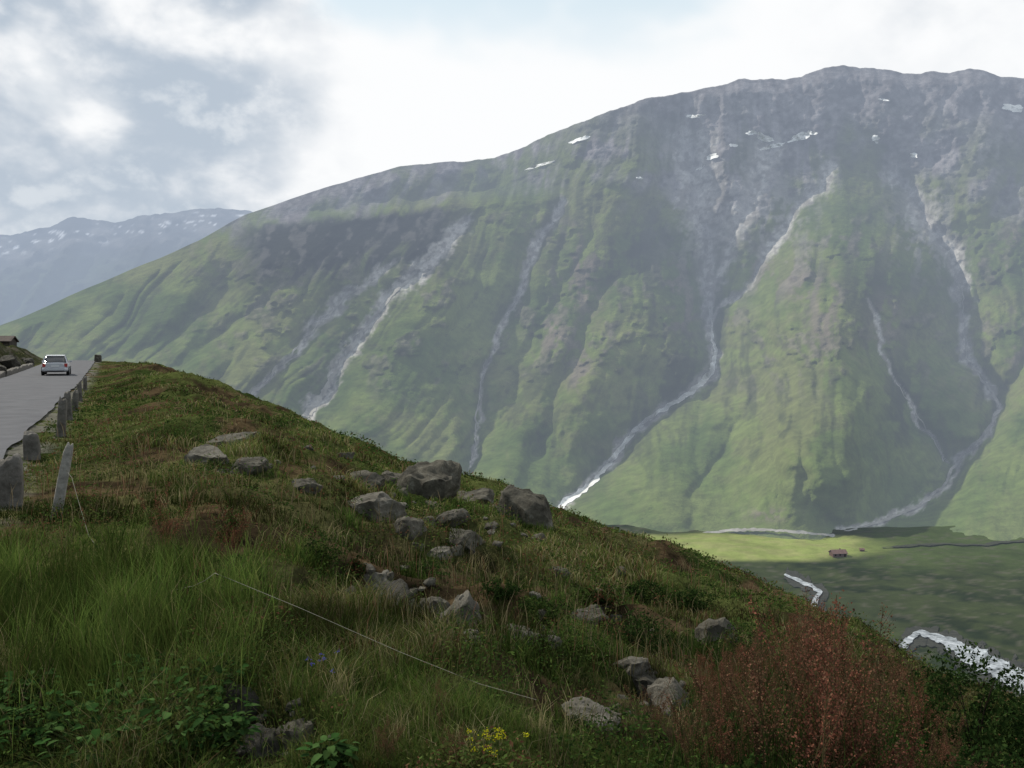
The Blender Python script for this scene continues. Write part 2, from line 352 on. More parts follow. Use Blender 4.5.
def ribbon(name, pts, mat, surf, seed=0, jit=.35, step=2.0, wob=7):
    P = [];
    for (x0, y0, w0), (x1, y1, w1) in zip(pts[:-1], pts[1:]):
        n = max(2, int(math.hypot(x1-x0, y1-y0)/step))
        for i in range(n):
            t = i/n; P.append((x0+(x1-x0)*t, y0+(y1-y0)*t, w0+(w1-w0)*t))
    P.append(pts[-1]); P = np.array(P, float)
    k = np.arange(-4, 5); w = np.exp(-(k/2.0)**2); w /= w.sum()
    Q = np.stack([np.convolve(np.pad(P[:, i], 4, mode='edge'), w, 'valid') for i in range(3)], 1)
    s = np.arange(len(Q))*step/2
    Q[:, 0] += (fbm(s/5, s*0, 4, seed, .6)-.5)*wob; Q[:, 1] += (fbm(s/6, s*0, 3, seed+9)-.5)*1.5
    T = np.gradient(Q[:, :2], axis=0); T /= np.linalg.norm(T, axis=1)[:, None]+1e-9; N = np.stack([-T[:, 1], T[:, 0]], 1)
    ts = np.linspace(-1, 1, 5)
    wl = Q[:, 2]*(1+(fbm(s/2.3, s*0, 3, seed+3)-.5)*3*jit); wr = Q[:, 2]*(1+(fbm(s/2.3, s*0+5, 3, seed+4)-.5)*3*jit)
    W = np.where(ts[None] < 0, wl[:, None], wr[:, None])*ts[None]/2
    A = Q[:, None, 0]+N[:, None, 0]*W; B = Q[:, None, 1]+N[:, None, 1]*W
    V = surf(A, B); o = mesh_np(name, V.reshape(-1, 3), grid_faces(V.shape[0], V.shape[1]), mat); return tag(o, kind='structure')
def on_m(off): return lambda a, b: mP(a, b, off)
ribbon('mountain_stream', [(709, 305, .8), (712, 330, 1.8), (716, 352, 3.6), (712, 372, 5.4), (694, 391, 4.6), (660, 411, 4), (634, 430, 4), (616, 456, 4.6), (592, 483, 4.6), (556, 510, 6)], M_torrent, on_m(5), 5, .6)
ribbon('mountain_stream', [(962, 285, .6), (964, 325, 1.0), (967, 360, 1.2), (990, 390, 2.2), (999, 408, 3.6), (986, 433, 2.6), (958, 460, 3.2), (945, 485, 2.6), (915, 508, 2.4), (880, 522, 2.2), (842, 533, 2.2)], M_gravel, on_m(5), 15, .6)
ribbon('mountain_stream', [(896, 382, .4), (912, 405, .9), (932, 438, .9), (946, 462, 1.1)], M_gravel, on_m(4), 25, .7)
ribbon('mountain_stream', [(486, 358, .5), (480, 385, 1.4), (477, 420, 1.4), (472, 465, 1.2)], M_gravel, on_m(4), 35, .7)
ribbon('scree_gully', [(432, 254, 1), (410, 277, 2.4), (388, 300, 2.6), (358, 337, 3.4), (336, 372, 4.4), (306, 418, 8.5)], M_gravel, on_m(4), 45, .8)
ribbon('scree_gully', [(360, 284, 1), (318, 325, 1.6), (290, 355, 1.8), (262, 385, 2.6), (245, 402, 4)], M_gravel, on_m(4), 55, .8)
def snow(cx, cy, rx, ry, rot=0, seed=0):
    th = np.linspace(0, 2*math.pi, 37)[:-1]; R = np.linspace(.02, 1, 6)
    Rr, T = np.meshgrid(R, th, indexing='ij'); k = 1+(fbm(np.cos(T)*1.6+seed*3, np.sin(T)*1.6, 3, seed)-.5)*1.5
    a = Rr*k*np.cos(T)*rx; b = Rr*k*np.sin(T)*ry; A = cx+a*math.cos(rot)-b*math.sin(rot); B = cy+a*math.sin(rot)+b*math.cos(rot)
    V = mP(A, B, 14)
    i = np.arange(5)[:, None]*36+np.arange(36)[None]; j = np.arange(5)[:, None]*36+(np.arange(36)[None]+1) % 36
    Fc = np.stack([i.ravel(), j.ravel(), j.ravel()+36, i.ravel()+36], 1)
    tag(mesh_np('snow_patch', V.reshape(-1, 3), Fc, M_snow), kind='structure')
for i, a in enumerate([(580, 139, 10, 2.0, -.4), (694, 116, 9, 1.7, 0), (765, 137, 8, 3.1, .3), (752, 133, 6, 2.0, 0), (774, 146, 12, 2.0, -.25), (800, 137, 10, 3.2, -.35), (811, 133, 6, 2.0, 0), (713, 156, 6, 2.4, -.4), (876, 139, 3.8, 3.4, .2), (914, 155, 4, 1.9, 0), (1015, 108, 11, 4.2, .1), (700, 168, 4, 1.1, -.5), (640, 178, 3, 1, 0), (540, 165, 12, 1, -.3), (885, 100, 5, .8, .2), (733, 145, 4, 1.6, 0)]): snow(*a, seed=300+i*7)

# ------------------------------------------------------------------ distant ridge
def ridge(pts, y0, seed, amp, c1, c2, bottom, snowc):
    f = table(pts, -700, 900, 3); px = np.arange(-700, 700, 2.5); aa = np.linspace(0, 1, 120)
    A, PX = np.meshgrid(aa, px, indexing='ij'); S = f(PX)+(fbm(PX/18, PX*0, 4, seed, .6)-.5)*amp; PY = bottom+(S-bottom)*A
    Y = y0*(1+.45*(A-1))-y0*.13*ridged(PX/44+PY/70, PY/100, 3, seed+3)*ss(1, .85, A)-y0*.05*fbm(PX/10, PY/8, 4, seed+5)
    c = mixc(np.broadcast_to(col(c1), PX.shape+(3,)), np.broadcast_to(col(c2), PX.shape+(3,)), ss(.35, .65, fbm(PX/15, PY/10, 4, seed+8)))
    c = mixc(c, col((.05, .07, .035)), ss(22, 50, PY-S)*.85)
    if snowc: c = mixc(c, col((.9, .9, .95)), ss(.665, .72, fbm(PX/9, PY/3.2, 4, seed+12))*ss(26, 14, PY-S)*ss(2, 5, PY-S))
    V = np.stack([(PX-CX)/F*Y, Y, (HY-PY)/F*Y], -1)
    tag(mesh_np('distant_mountains', V.reshape(-1, 3), grid_faces(*PX.shape), M_far, c.reshape(-1, 3)), kind='structure')
ridge([(-700, 300), (-200, 262), (0, 236), (30, 231), (50, 226), (72, 217), (95, 221), (120, 223), (150, 215), (180, 212), (210, 208), (245, 211), (320, 222), (500, 260)], 7600, 401, 8, (.07, .07, .08), (.18, .17, .17), 420, True)

# ------------------------------------------------------------------ valley floor and river
def vz(x, y):
    return -170+(fbm(x/60, y/60, 4, 501)-.5)*8+(fbm(x/14, y/14, 3, 511)-.5)*1.4
def on_v(off):
    def f(a, b):
        y = 170*F/(np.asarray(b)-HY); x = (np.asarray(a)-CX)/F*y
        return np.stack([x, y, vz(x, y)+off], -1)
    return f
def build_valley():
    us = np.linspace(-1.6, 1.6, 520); ys = np.linspace(230, 870, 320)
    Y, U = np.meshgrid(ys, us, indexing='ij'); X = U*Y; Z = vz(X, Y)
    PX = CX+F*U; PY = HY-F*Z/Y
    n1 = fbm(X/40, Y/40, 5, 521); n2 = fbm(X/10, Y/10, 3, 531); n5 = fbm(X/5, Y/8, 3, 541)
    c = mixc(np.broadcast_to(col((.014, .023, .008)), X.shape+(3,)), np.broadcast_to(col((.040, .052, .018)), X.shape+(3,)), ss(.38, .62, n1*.6+n2*.4))  # cloud shadow over the floor painted into the colour as dark green
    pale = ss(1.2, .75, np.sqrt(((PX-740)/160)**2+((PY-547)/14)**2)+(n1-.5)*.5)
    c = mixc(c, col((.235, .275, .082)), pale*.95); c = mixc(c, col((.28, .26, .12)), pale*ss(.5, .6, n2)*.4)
    c = mixc(c, col((.065, .092, .028)), ss(584, 552, PY)*ss(830, 900, PX)*.7)
    c = mixc(c, col((.09, .082, .062)), ss(.60, .70, n5)*.5*(1-pale))
    tag(mesh_np('valley_floor', np.stack([X, Y, Z], -1).reshape(-1, 3), grid_faces(*X.shape), M_val, c.reshape(-1, 3)), kind='structure')
build_valley()
R1 = [(784, 573, 2), (798, 580, 4), (812, 588, 5), (822, 597, 5), (812, 610, 6), (850, 652, 9), (885, 668, 9), (905, 648, 8), (918, 633, 6), (945, 645, 11), (975, 661, 16), (1005, 676, 19), (1040, 692, 23), (1120, 730, 36)]
ribbon('river_banks', [(a, b, w*1.6+8) for a, b, w in R1], M_rbank, on_v(.7), 66, .45, 1.2, 5)
ribbon('river', R1, M_river, on_v(1.4), 61, .5, 1.8, 5)
ribbon('side_stream', [(590, 549, 1), (615, 545, 2), (640, 541, 2), (665, 538, 2.6), (690, 535, 1.8), (722, 531, 2.6), (760, 529, 2.4), (800, 532, 2.4), (842, 536, 2.4), (856, 542, 1.6)], M_gravel, lambda a, b: mP(a, b, 6)*1.0, 71, .7)
ribbon('river_bank', [(880, 549, 1.2), (940, 546, 2), (980, 544, 2), (1030, 541, 2.4)], M_bank, on_v(1.0), 81, .5)

# ------------------------------------------------------------------ hut on the valley floor
def box_bm(bm, x0, x1, y0, y1, z0, z1):
    r = bmesh.ops.create_cube(bm, size=1); bmesh.ops.scale(bm, vec=(x1-x0, y1-y0, z1-z0), verts=r['verts']); bmesh.ops.translate(bm, vec=((x0+x1)/2, (y0+y1)/2, (z0+z1)/2), verts=r['verts'])
def gable(name, parent, L, W, zb, zt, over, mat, th=.25):
    bm = bmesh.new()
    for s in (-1, 1):
        a = [Vector((-L/2-over, s*(W/2+over), zb-over*(zt-zb)/(W/2))), Vector((L/2+over, s*(W/2+over), zb-over*(zt-zb)/(W/2))), Vector((L/2+over, 0, zt)), Vector((-L/2-over, 0, zt))]
        lo = [bm.verts.new(v) for v in a]; hi = [bm.verts.new(v+Vector((0, 0, th))) for v in a]
        bm.faces.new(lo); bm.faces.new(hi[::-1])
        for i in range(4): bm.faces.new((lo[i], hi[i], hi[(i+1) % 4], lo[(i+1) % 4]))
    bmesh.ops.recalc_face_normals(bm, faces=bm.faces); return bm_obj(name, bm, mat, parent)
def walls(parent, L, W, h, hr, mat):
    bm = bmesh.new()
    pts = [(-W/2, 0), (W/2, 0), (W/2, h), (0, hr), (-W/2, h)]
    a = [bm.verts.new((-L/2, p[0], p[1])) for p in pts]; b = [bm.verts.new((L/2, p[0], p[1])) for p in pts]
    bm.faces.new(a); bm.faces.new(b[::-1])
    for i in range(5): bm.faces.new((a[i], b[i], b[(i+1) % 5], a[(i+1) % 5]))
    bmesh.ops.recalc_face_normals(bm, faces=bm.faces); return bm_obj('wall', bm, mat, parent)
p = on_v(0)(838, 556)
hut = empty('farm_hut', (p[0], p[1], p[2]-.2), 'small reddish brown hut alone on the green valley floor', 'hut', rz=.15)
walls(hut, 12, 7, 3, 5.2, M_hutwall); gable('roof', hut, 12, 7, 3.1, 5.3, .7, M_hutroof)
for sx in (-4, 0):
    bm = bmesh.new(); box_bm(bm, sx-.6, sx+.6, -3.62, -3.48, 1.2, 2.4); bm_obj('window', bm, M_dark, hut)
bm = bmesh.new(); box_bm(bm, 3.6, 4.8, -3.62, -3.48, 0, 2.3); bm_obj('door', bm, M_dark, hut)
bm = bmesh.new(); box_bm(bm, 2, 2.8, 1, 1.8, 4.2, 6); bm_obj('chimney', bm, M_hutwall, hut)
p = on_v(0)(862, 551)
sh = empty('shed', (p[0], p[1], p[2]-.2), 'tiny brown shed to the right of the valley hut', 'shed', rz=-.2)
walls(sh, 3.5, 3, 1.6, 2.5, M_hutwall); gable('roof', sh, 3.5, 3, 1.65, 2.6, .3, M_hutroof)

# ------------------------------------------------------------------ stone hut above the road
x = (2-CX)/F*105; hz = float(H(x, 105))
hz = min(hz, .2)
sh = empty('stone_hut', (x-.9, 105, hz-.3), 'dark stone hut with low roof on the bank above the road', 'hut', rz=.25)
topz = (350-335)/F*105-hz+.3
walls(sh, 4.0, 3.0, topz-.8, topz-.3, M_hut2); gable('roof', sh, 4.0, 3.0, topz-.76, topz-.2, .2, M_hut2r, .12)
bm = bmesh.new(); box_bm(bm, .2, 1.0, -1.56, -1.49, 0, topz-1.0); bm_obj('door', bm, M_dark, sh)

# ------------------------------------------------------------------ stone pieces
def slab(name, px, py, w, h, dpt, lean, label, cat, group, mat, seed, rz=.4, tilt=0):
    g = ground_pt(px, py); s = g.y/F; w *= s; h *= s; dpt *= s
    bm = bmesh.new(); bmesh.ops.create_cube(bm, size=1); bmesh.ops.subdivide_edges(bm, edges=bm.edges, cuts=7, use_grid_fill=True)
    for v in bm.verts:
        c = v.co; n = Vector((c.x*2, c.y*2, c.z*2)); l4 = (abs(n.x)**8+abs(n.y)**8+abs(n.z)**8)**(1/8); c *= 1/max(l4, 1)
        t = c.z+.5; k = 1-.16*t
        j = float(fbm(np.array(c.x*4+seed), np.array(c.z*6+c.y*5), 3, seed))-.5
        j2 = float(fbm(np.array(c.x*2.5+seed), np.array(c.y*2.5), 2, seed+4))-.5
        v.co = Vector((c.x*w*k*(1+.4*j), c.y*dpt*k*(1+.4*j), t*(h+.25)-.25+(j2*.35*h if t > .8 else 0)))
    o = bm_obj(name, bm, mat, None, True); o.location = g; o.rotation_euler = (tilt, lean, rz)
    return tag(o, label, cat, group)
PG = 'roadside marker stones along the road edge'
slab('marker_stone', 9, 507, 25, 48, 20, .02, 'broad grey marker stone nearest the camera at left picture edge', 'marker stone', PG, M_stone, 3)
slab('marker_stone', 32, 459, 16, 28, 13, -.05, 'squat grey marker stone just behind the broad nearest one', 'marker stone', PG, M_stone, 13)
slab('marker_stone', 61, 437, 9, 38, 8, .05, 'narrow upright marker stone beside the road above the leaning post', 'marker stone', PG, M_stone, 23)
slab('marker_stone', 69, 420, 7, 26, 7, -.06, 'grey marker stone fourth from the camera along the road', 'marker stone', PG, M_stone, 33)
slab('marker_stone', 75, 411, 6, 20, 6, .04, 'small marker stone fifth from the camera along the road', 'marker stone', PG, M_stone, 43)
slab('marker_stone', 80, 401, 5, 18, 5, -.04, 'small marker stone sixth from the camera along the road', 'marker stone', PG, M_stone, 47)
slab('marker_stone', 85, 391, 4, 14, 4, 0, 'tiny farthest marker stone below the car on the road', 'marker stone', PG, M_stone, 53)
slab('fence_post', 56, 519, 10, 74, 9, .16, 'pale weathered wooden fence post leaning to the right', 'post', None, M_wood, 63)
slab('marker_stone', 98, 362, 7, 7, 6, 0, 'low dark stone on the crest where the road disappears', 'marker stone', None, M_rockd, 73)
def kerb():
    ys = np.arange(40, 88, .6); T = np.array([(0, 0), (0, .34), (.12, .38), (.34, .37), (.42, .32), (.42, 0)])
    n = fbm(ys/1.2, ys*0, 3, 77)-.5
    V = []
    for y, k in zip(ys, n):
        for a, b in T: V.append((xr(y)-5.15/RC-a+k*.05, y, zr_t(y)-.05+b*(1+k*.9)))
    o = mesh_np('roadside_wall', np.array(V), grid_faces(len(ys), 6), M_stone, smooth=False)
    tag(o, 'low pale stone wall along the far side of the road below the bank', 'wall')
kerb()

# ------------------------------------------------------------------ boulders
def boulder(px, py, w, h, label, mat=M_rock, seed=0, name='boulder', group=None, depth=.8, sink=.8, sub=4, facets=13, g=None):
    if g is None: g = ground_pt(px, py)
    s = g.y/F; W = w*s/2; Hh = h*s
    r = random.Random(seed*77+5)
    bm = bmesh.new(); bmesh.ops.create_icosphere(bm, subdivisions=sub, radius=1)
    pl = []
    for i in range(facets):
        n = Vector((r.gauss(0, 1), r.gauss(0, 1), r.gauss(0, .8))).normalized(); pl.append((n, r.uniform(.45, .9)))
    pl.append((Vector((r.uniform(-.35, .35), r.uniform(-.4, .1), 1)).normalized(), .55))
    for v in bm.verts:
        c = v.co.copy()
        for n, d in pl:
            t = c.dot(n)-d
            if t > 0: c -= n*t*.9
        v.co = c
    co = np.array([v.co[:] for v in bm.verts])
    nz = fbm(co[:, 0]*2.2+seed, co[:, 1]*2.2+co[:, 2]*1.9, 4, seed)-.5; nz2 = ridged(co[:, 0]*5+co[:, 2]*4, co[:, 1]*5-co[:, 2]*4, 3, seed+2)-.5
    mx = np.abs(co).max(0)
    for v, a, b in zip(bm.verts, nz, nz2):
        v.co *= 1+a*.42+b*.22
        v.co = Vector((v.co.x/mx[0]*W, v.co.y/mx[1]*W*depth, (v.co.z/mx[2]+1)/2*Hh*(1+sink)-Hh*sink))
    o = bm_obj(name, bm, mat, None, True); o.location = g+Vector((0, W*depth*.5, -.12*Hh)); o.rotation_euler = (0, r.uniform(-.12, .12), r.uniform(-.35, .35))
    try: o.data.set_sharp_from_angle(angle=math.radians(38))
    except Exception: pass
    return tag(o, label, 'rock' if name == 'rock' else 'boulder', group)
BL = [
 (207, 460, 42, 13, 'flat pale boulder highest on the slope at the left of the rock scatter', M_rock),
 (246, 468, 42, 13, 'flat grey boulder just right of the highest pale one', M_rockd),
 (228, 444, 54, 11, 'low dark ledge rock above the two flat upper boulders', M_rockd),
 (302, 488, 36, 12, 'low brownish boulder midway between upper flats and middle cluster', M_rockd),
 (369, 515, 70, 31, 'big pale grey boulder at the left of the middle cluster', M_rock),
 (362, 482, 42, 14, 'rounded dark boulder behind the big pale one', M_rockd),
 (426, 492, 62, 32, 'dark slab boulder leaning on the ridge at the cluster top', M_rockd),
 (476, 503, 46, 16, 'long low dark boulder between the slab and the large skyline boulder', M_rockd),
 (530, 523, 58, 40, 'large squarish grey boulder on the skyline at the right of the cluster', M_rockd),
 (410, 531, 42, 20, 'grey wedge boulder just right and below the big pale one', M_rockd),
 (449, 521, 36, 12, 'small flat boulder in the centre of the cluster', M_rockd),
 (462, 540, 50, 16, 'flat dark boulder lowest in the middle cluster', M_rockd),
 (436, 554, 30, 9, 'thin flat stone in the grass under the cluster', M_rock),
 (388, 604, 56, 30, 'dark rock face exposed in the hollow left of the white stones', M_bankrock),
 (378, 582, 38, 13, 'pale slab lying on top of the dark rock face in the hollow', M_rock),
 (456, 626, 46, 36, 'pointed pale grey stone standing in the grass below the hollow', M_rock),
 (430, 617, 38, 24, 'brownish stone leaning on the left of the pointed pale stone', M_rockd),
 (410, 614, 24, 15, 'small pale stone left of the brownish stone', M_rock),
 (465, 640, 32, 12, 'white flat stone at the foot of the pointed pale stone', M_rock),
 (518, 638, 42, 18, 'low grey stone right of the pointed pale stone', M_rock),
 (548, 642, 26, 12, 'small grey stone beside the low grey one', M_rock),
 (648, 690, 52, 28, 'broad grey rock among grass in front of the red sorrel stand', M_rockd),
 (674, 706, 46, 24, 'smaller rock at the foot of the broad one by the sorrel', M_rock),
 (634, 668, 40, 15, 'pale flat rock behind the broad one by the sorrel', M_rock),
 (716, 637, 46, 19, 'rounded grey boulder on the slope behind the sorrel stand', M_rockd),
 (590, 722, 66, 20, 'pale flat rock half buried in dry grass near the bottom', M_rock),
 (262, 752, 52, 30, 'dark broken rock in the soil at the bottom left', M_bankrock),
 (232, 712, 44, 26, 'dark rock under the broad leaves at the bottom left', M_bankrock),
 (300, 742, 46, 22, 'small dark rock right of the broken rock at the bottom', M_rockd),
 (592, 622, 34, 12, 'half buried stone on the brown earth right of centre', M_rockd),
 (560, 572, 24, 9, 'small stone on the slope under the skyline boulder', M_rockd),
 (345, 455, 18, 7, 'tiny stone near the skyline left of the cluster', M_rockd),
 (394, 482, 28, 13, 'dark angular boulder wedged between the rounded one and the slab', M_rockd),
 (500, 512, 26, 11, 'dark low boulder touching the left foot of the skyline boulder', M_rockd),
]
for i, b in enumerate(BL):
    nm = 'boulder' if b[2] >= 40 else 'rock'
    boulder(b[0], b[1]+3, b[2]*1.05, b[3]+3, b[4], b[5], seed=i+1, name=nm)
rr = random.Random(5); sd = 100
for cx, cy, sx, sy, n, lab, grp in [(390, 598, 36, 16, 22, 'small broken stone lying in the rock hollow left of the pointed stone', 'broken stones in the rock hollow'),
    (455, 636, 34, 8, 14, 'small stone in the grass around the pointed pale stone', 'small stones around the pointed pale stone'),
    (660, 697, 40, 20, 20, 'small broken stone around the rocks left of the sorrel stand', 'broken stones left of the sorrel stand'),
    (440, 525, 95, 34, 28, 'small stone scattered between the boulders of the middle cluster', 'small stones among the middle boulders'),
    (275, 735, 42, 24, 18, 'small dark stone in the bare soil at the bottom left', 'small dark stones in the soil at bottom left'),
    (240, 465, 65, 16, 13, 'small stone beside the flat upper boulders at left', 'small stones by the flat upper boulders'),
    (595, 608, 50, 22, 14, 'small half buried stone on the bare slope right of centre', 'small stones on the bare slope right of centre'),
    (530, 640, 34, 8, 12, 'small stone beside the low grey stone right of the pointed one', 'small stones by the low grey stone')]:
    for k in range(n):
        w = rr.uniform(5, 19); sd += 1
        o = boulder(cx+rr.gauss(0, sx*.6), cy+rr.gauss(0, sy*.6), w, w*rr.uniform(.3, .65), lab, rr.choice([M_rock, M_rockd, M_rockd]), sd, 'small_stone', grp, sub=3, facets=10); o['category'] = 'stone'
for i, (y, e, w, h, lab) in enumerate([(64, .9, 1.6, .9, 'dark rock on the roadside bank nearest the left picture edge'), (74, 1.4, 2.0, 1.0, 'broad dark rock on the roadside bank under the stone hut'), (90, 1.2, 1.6, .7, 'dark rock on the roadside bank just above the car')]):
    x = xr(y)-(5.0+e)/RC; g = Vector((x, y, float(H(x, y)))); boulder(0, 0, w/g.y*F, h/g.y*F, lab, M_bankrock, 60+i, 'boulder', None, g=g)

# ------------------------------------------------------------------ blades
def rgb_pick(n, pal, wts):
    idx = RS.choice(len(pal), n, p=np.array(wts)/sum(wts)); c = np.array(pal)[idx]; return c*(.7+.6*RS.rand(n, 1))
def blades(name, base, h, w, lean, colr, mat, droop=.35):
    n = len(base); az = RS.rand(n)*2*math.pi
    wd = np.stack([np.cos(az), np.sin(az)*.4, np.zeros(n)], 1)*w[:, None]/2
    la = RS.rand(n)*2*math.pi; ld = np.stack([np.cos(la), np.sin(la), np.zeros(n)], 1)*(lean*h)[:, None]
    up = np.zeros((n, 3)); up[:, 2] = h
    b0 = base-wd; b1 = base+wd
    m = base+ld*.30+up*.55; m0 = m-wd*.7; m1 = m+wd*.7
    t = base+ld+up*(1-droop*lean[:, None]**1.0)
    V = np.stack([b0, b1, m0, m1, t], 1).reshape(-1, 3)
    i = np.arange(n)*5; Fc = np.stack([np.stack([i, i+1, i+3], 1), np.stack([i, i+3, i+2], 1), np.stack([i+2, i+3, i+4], 1)], 1).reshape(-1, 3)
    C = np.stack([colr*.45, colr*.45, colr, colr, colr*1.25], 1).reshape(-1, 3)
    return mesh_np(name, V, Fc, mat, C, smooth=False)
def sample(n, px0, px1, y0, y1, py_hi=830):
    px = px0+RS.rand(n)*(px1-px0); y = np.exp(math.log(y0)+RS.rand(n)*math.log(y1/y0)); x = (px-CX)/F*y
    z = H(x, y); d = (x-xr(y))*RC; py = HY-F*z/y; D = D_t(px)
    k = ((d > .35) | (d < -5.8)) & (py < py_hi) & (y < D*1.15+5)
    return x[k], y[k], z[k], px[k], py[k]
GREEN = [(.080, .122, .026), (.045, .078, .018), (.108, .118, .034), (.22, .19, .10), (.12, .066, .036)]
def field():
    x, y, z, px, py = sample(500000, -60, 1090, 2.4, 115)
    n = fbm(x/2.2, y/2.2, 4, 601); n2 = fbm(x/.55, y/.55, 3, 611); n3 = fbm(x/4, y/4, 4, 621); sm = soilmask(x, y)
    k = ((n2 > .43+.1*(RS.rand(len(x))-.5)) | (n > .56)) & (RS.rand(len(x)) > sm*.93)
    x, y, z, px, py, n, n2, n3, sm = [a[k] for a in (x, y, z, px, py, n, n2, n3, sm)]
    N = len(x)
    h = (.035+.20*ss(.42, .66, n)*ss(.38, .6, n2)+.05*RS.rand(N))*(.5+.9*RS.rand(N))*np.interp(y, [2, 8, 30, 100], [1.1, 1, .75, .75])
    h *= np.where((px < 120) & (y > 14), .55, 1)
    w = np.maximum(.0042, .0009*y)*(.7+.7*RS.rand(N))
    A = rgb_pick(N, GREEN, [.50, .34, .15, .01, .00]); B = rgb_pick(N, GREEN, [.08, .10, .36, .31, .15])
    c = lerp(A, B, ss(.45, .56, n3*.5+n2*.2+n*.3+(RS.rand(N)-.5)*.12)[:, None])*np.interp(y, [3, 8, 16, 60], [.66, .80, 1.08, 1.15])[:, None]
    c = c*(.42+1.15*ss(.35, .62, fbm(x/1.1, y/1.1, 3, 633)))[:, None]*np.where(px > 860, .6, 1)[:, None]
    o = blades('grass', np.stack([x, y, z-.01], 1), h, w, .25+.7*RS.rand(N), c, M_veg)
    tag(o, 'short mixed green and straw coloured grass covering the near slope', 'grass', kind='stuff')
    x, y, z, px, py = sample(9000, -60, 1090, 2.6, 28); N = len(x)
    k = (fbm(x/1.5, y/1.5, 3, 641) > .5) & (px < 900); x, y, z = x[k], y[k], z[k]; N = len(x)
    o = blades('seed_stalks', np.stack([x, y, z], 1), .20+.26*RS.rand(N), np.maximum(.003, .0007*y), .1+.4*RS.rand(N), rgb_pick(N, [(.24, .19, .11), (.20, .10, .06), (.16, .15, .07)], [.5, .25, .25]), M_veg)
    tag(o, 'thin dry seed stalks standing above the grass', 'grass', kind='stuff')
    x, y, z, px, py = sample(300000, -60, 1090, 2.4, 40); n = fbm(x/.7, y/.7, 4, 651); k = (n > .45) & (RS.rand(len(x)) > soilmask(x, y)*.85); x, y, z, n = x[k], y[k], z[k], n[k]; N = len(x)
    p = np.stack([x, y, z+.01+RS.rand(N)*.24*ss(.46, .64, n)], 1)
    a = RS.normal(size=(N, 3)); a[:, 2] *= .5; a /= np.linalg.norm(a, axis=1)[:, None]; b = np.cross(a, RS.normal(size=(N, 3))); b /= np.linalg.norm(b, axis=1)[:, None]
    s = (np.maximum(.012, .0016*y)*(.5+RS.rand(N)))[:, None]
    V = np.stack([p-a*s, p+b*s*.45, p+a*s, p-b*s*.45], 1).reshape(-1, 3)
    kp = fbm(x/1.2, y/1.2, 3, 655)
    c = lerp(rgb_pick(N, [(.035, .066, .016), (.065, .104, .024), (.022, .040, .012)], [.4, .35, .25]), rgb_pick(N, [(.07, .104, .026), (.13, .065, .038), (.10, .112, .033)], [.45, .23, .32]), ss(.46, .56, kp)[:, None])
    o = mesh_np('low_herbs', V, np.arange(N*4).reshape(-1, 4), M_leaf, np.repeat(c, 4, 0), False)
    tag(o, 'low leafy herbs mixed through the grass of the near slope', 'herbs', kind='stuff')
field()
def tall(name, spots, per, hr, pal, wts, label, lean=.35, wmul=1.0):
    Bs, Hs, Ws, Ls = [], [], [], []
    for (px, py, r) in spots:
        g = ground_pt(px, py); n = int(per*RS.uniform(.5, 1.2)); hk = RS.uniform(.6, 1.15)
        rad = r*np.abs(RS.normal(size=n))*.75; a = RS.rand(n)*2*math.pi; x = g.x+rad*np.cos(a); y = g.y+rad*np.sin(a)
        Bs.append(np.stack([x, y, H(x, y)-.01], 1)); hh = hr*hk*(.4+.7*RS.rand(n)); Hs.append(hh); Ws.append(np.full(n, max(.0045, .0009*g.y)*wmul)*(.6+.7*RS.rand(n))); Ls.append(.1+lean*RS.rand(n))
    B = np.concatenate(Bs); n = len(B); c = rgb_pick(n, pal, wts)*(.5+1.0*ss(.35, .65, fbm(B[:, 0]/.35, B[:, 1]/.35, 3, 661)))[:, None]
    return tag(blades(name, B, np.concatenate(Hs), np.concatenate(Ws), np.concatenate(Ls), c, M_veg), label, 'grass', kind='stuff')
sp = [(RS.uniform(-30, 250), RS.uniform(585, 740), RS.uniform(.1, .28)) for i in range(46)]+[(RS.uniform(60, 240), RS.uniform(580, 680), .2) for i in range(30)]
tall('tall_grass', sp, 180, .58, [(.095, .138, .030), (.056, .092, .020), (.12, .138, .04), (.19, .16, .08)], [.46, .36, .15, .03], 'tall upright green grass in a thick patch at the left', .38, 1.15)
tall('dry_grass', [(540, 735, .22), (600, 745, .25), (560, 770, .2), (640, 740, .2), (620, 715, .3), (690, 730, .25), (510, 700, .2), (450, 700, .2), (400, 740, .2), (470, 760, .2), (660, 680, .3), (580, 690, .3), (340, 700, .2), (700, 690, .3), (440, 655, .2), (240, 520, .5), (330, 540, .4), (150, 470, .8), (200, 500, .6), (480, 570, .5)], 150, .28, [(.24, .20, .11), (.17, .15, .07), (.10, .11, .035)], [.4, .35, .25], 'straw coloured dry grass tussocks along the bottom centre', .8)
tall('green_tussocks', [(350, 640, .3), (300, 620, .3), (520, 660, .35), (560, 650, .35), (480, 655, .3), (420, 680, .25), (360, 690, .25), (610, 660, .35), (300, 690, .25), (280, 660, .3), (500, 610, .4), (560, 605, .4), (340, 590, .4), (700, 660, .4), (740, 650, .4), (660, 640, .4), (760, 640, .4), (250, 590, .4), (900, 730, .5), (960, 735, .5), (1010, 740, .5), (860, 700, .5), (1000, 715, .6), (940, 705, .6), (420, 560, .5), (600, 570, .6), (660, 590, .6), (300, 530, .5), (150, 520, .5), (180, 440, .9), (260, 440, .9), (120, 400, 1.2), (350, 525, .3), (400, 500, .5), (450, 510, .4), (480, 512, .4), (530, 530, .4), (380, 520, .3), (210, 466, .5), (250, 472, .5), (460, 545, .3)], 240, .25, [(.06, .098, .020), (.036, .062, .015), (.09, .108, .033)], [.45, .4, .15], 'darker green grass tussocks between the rocks', .7)

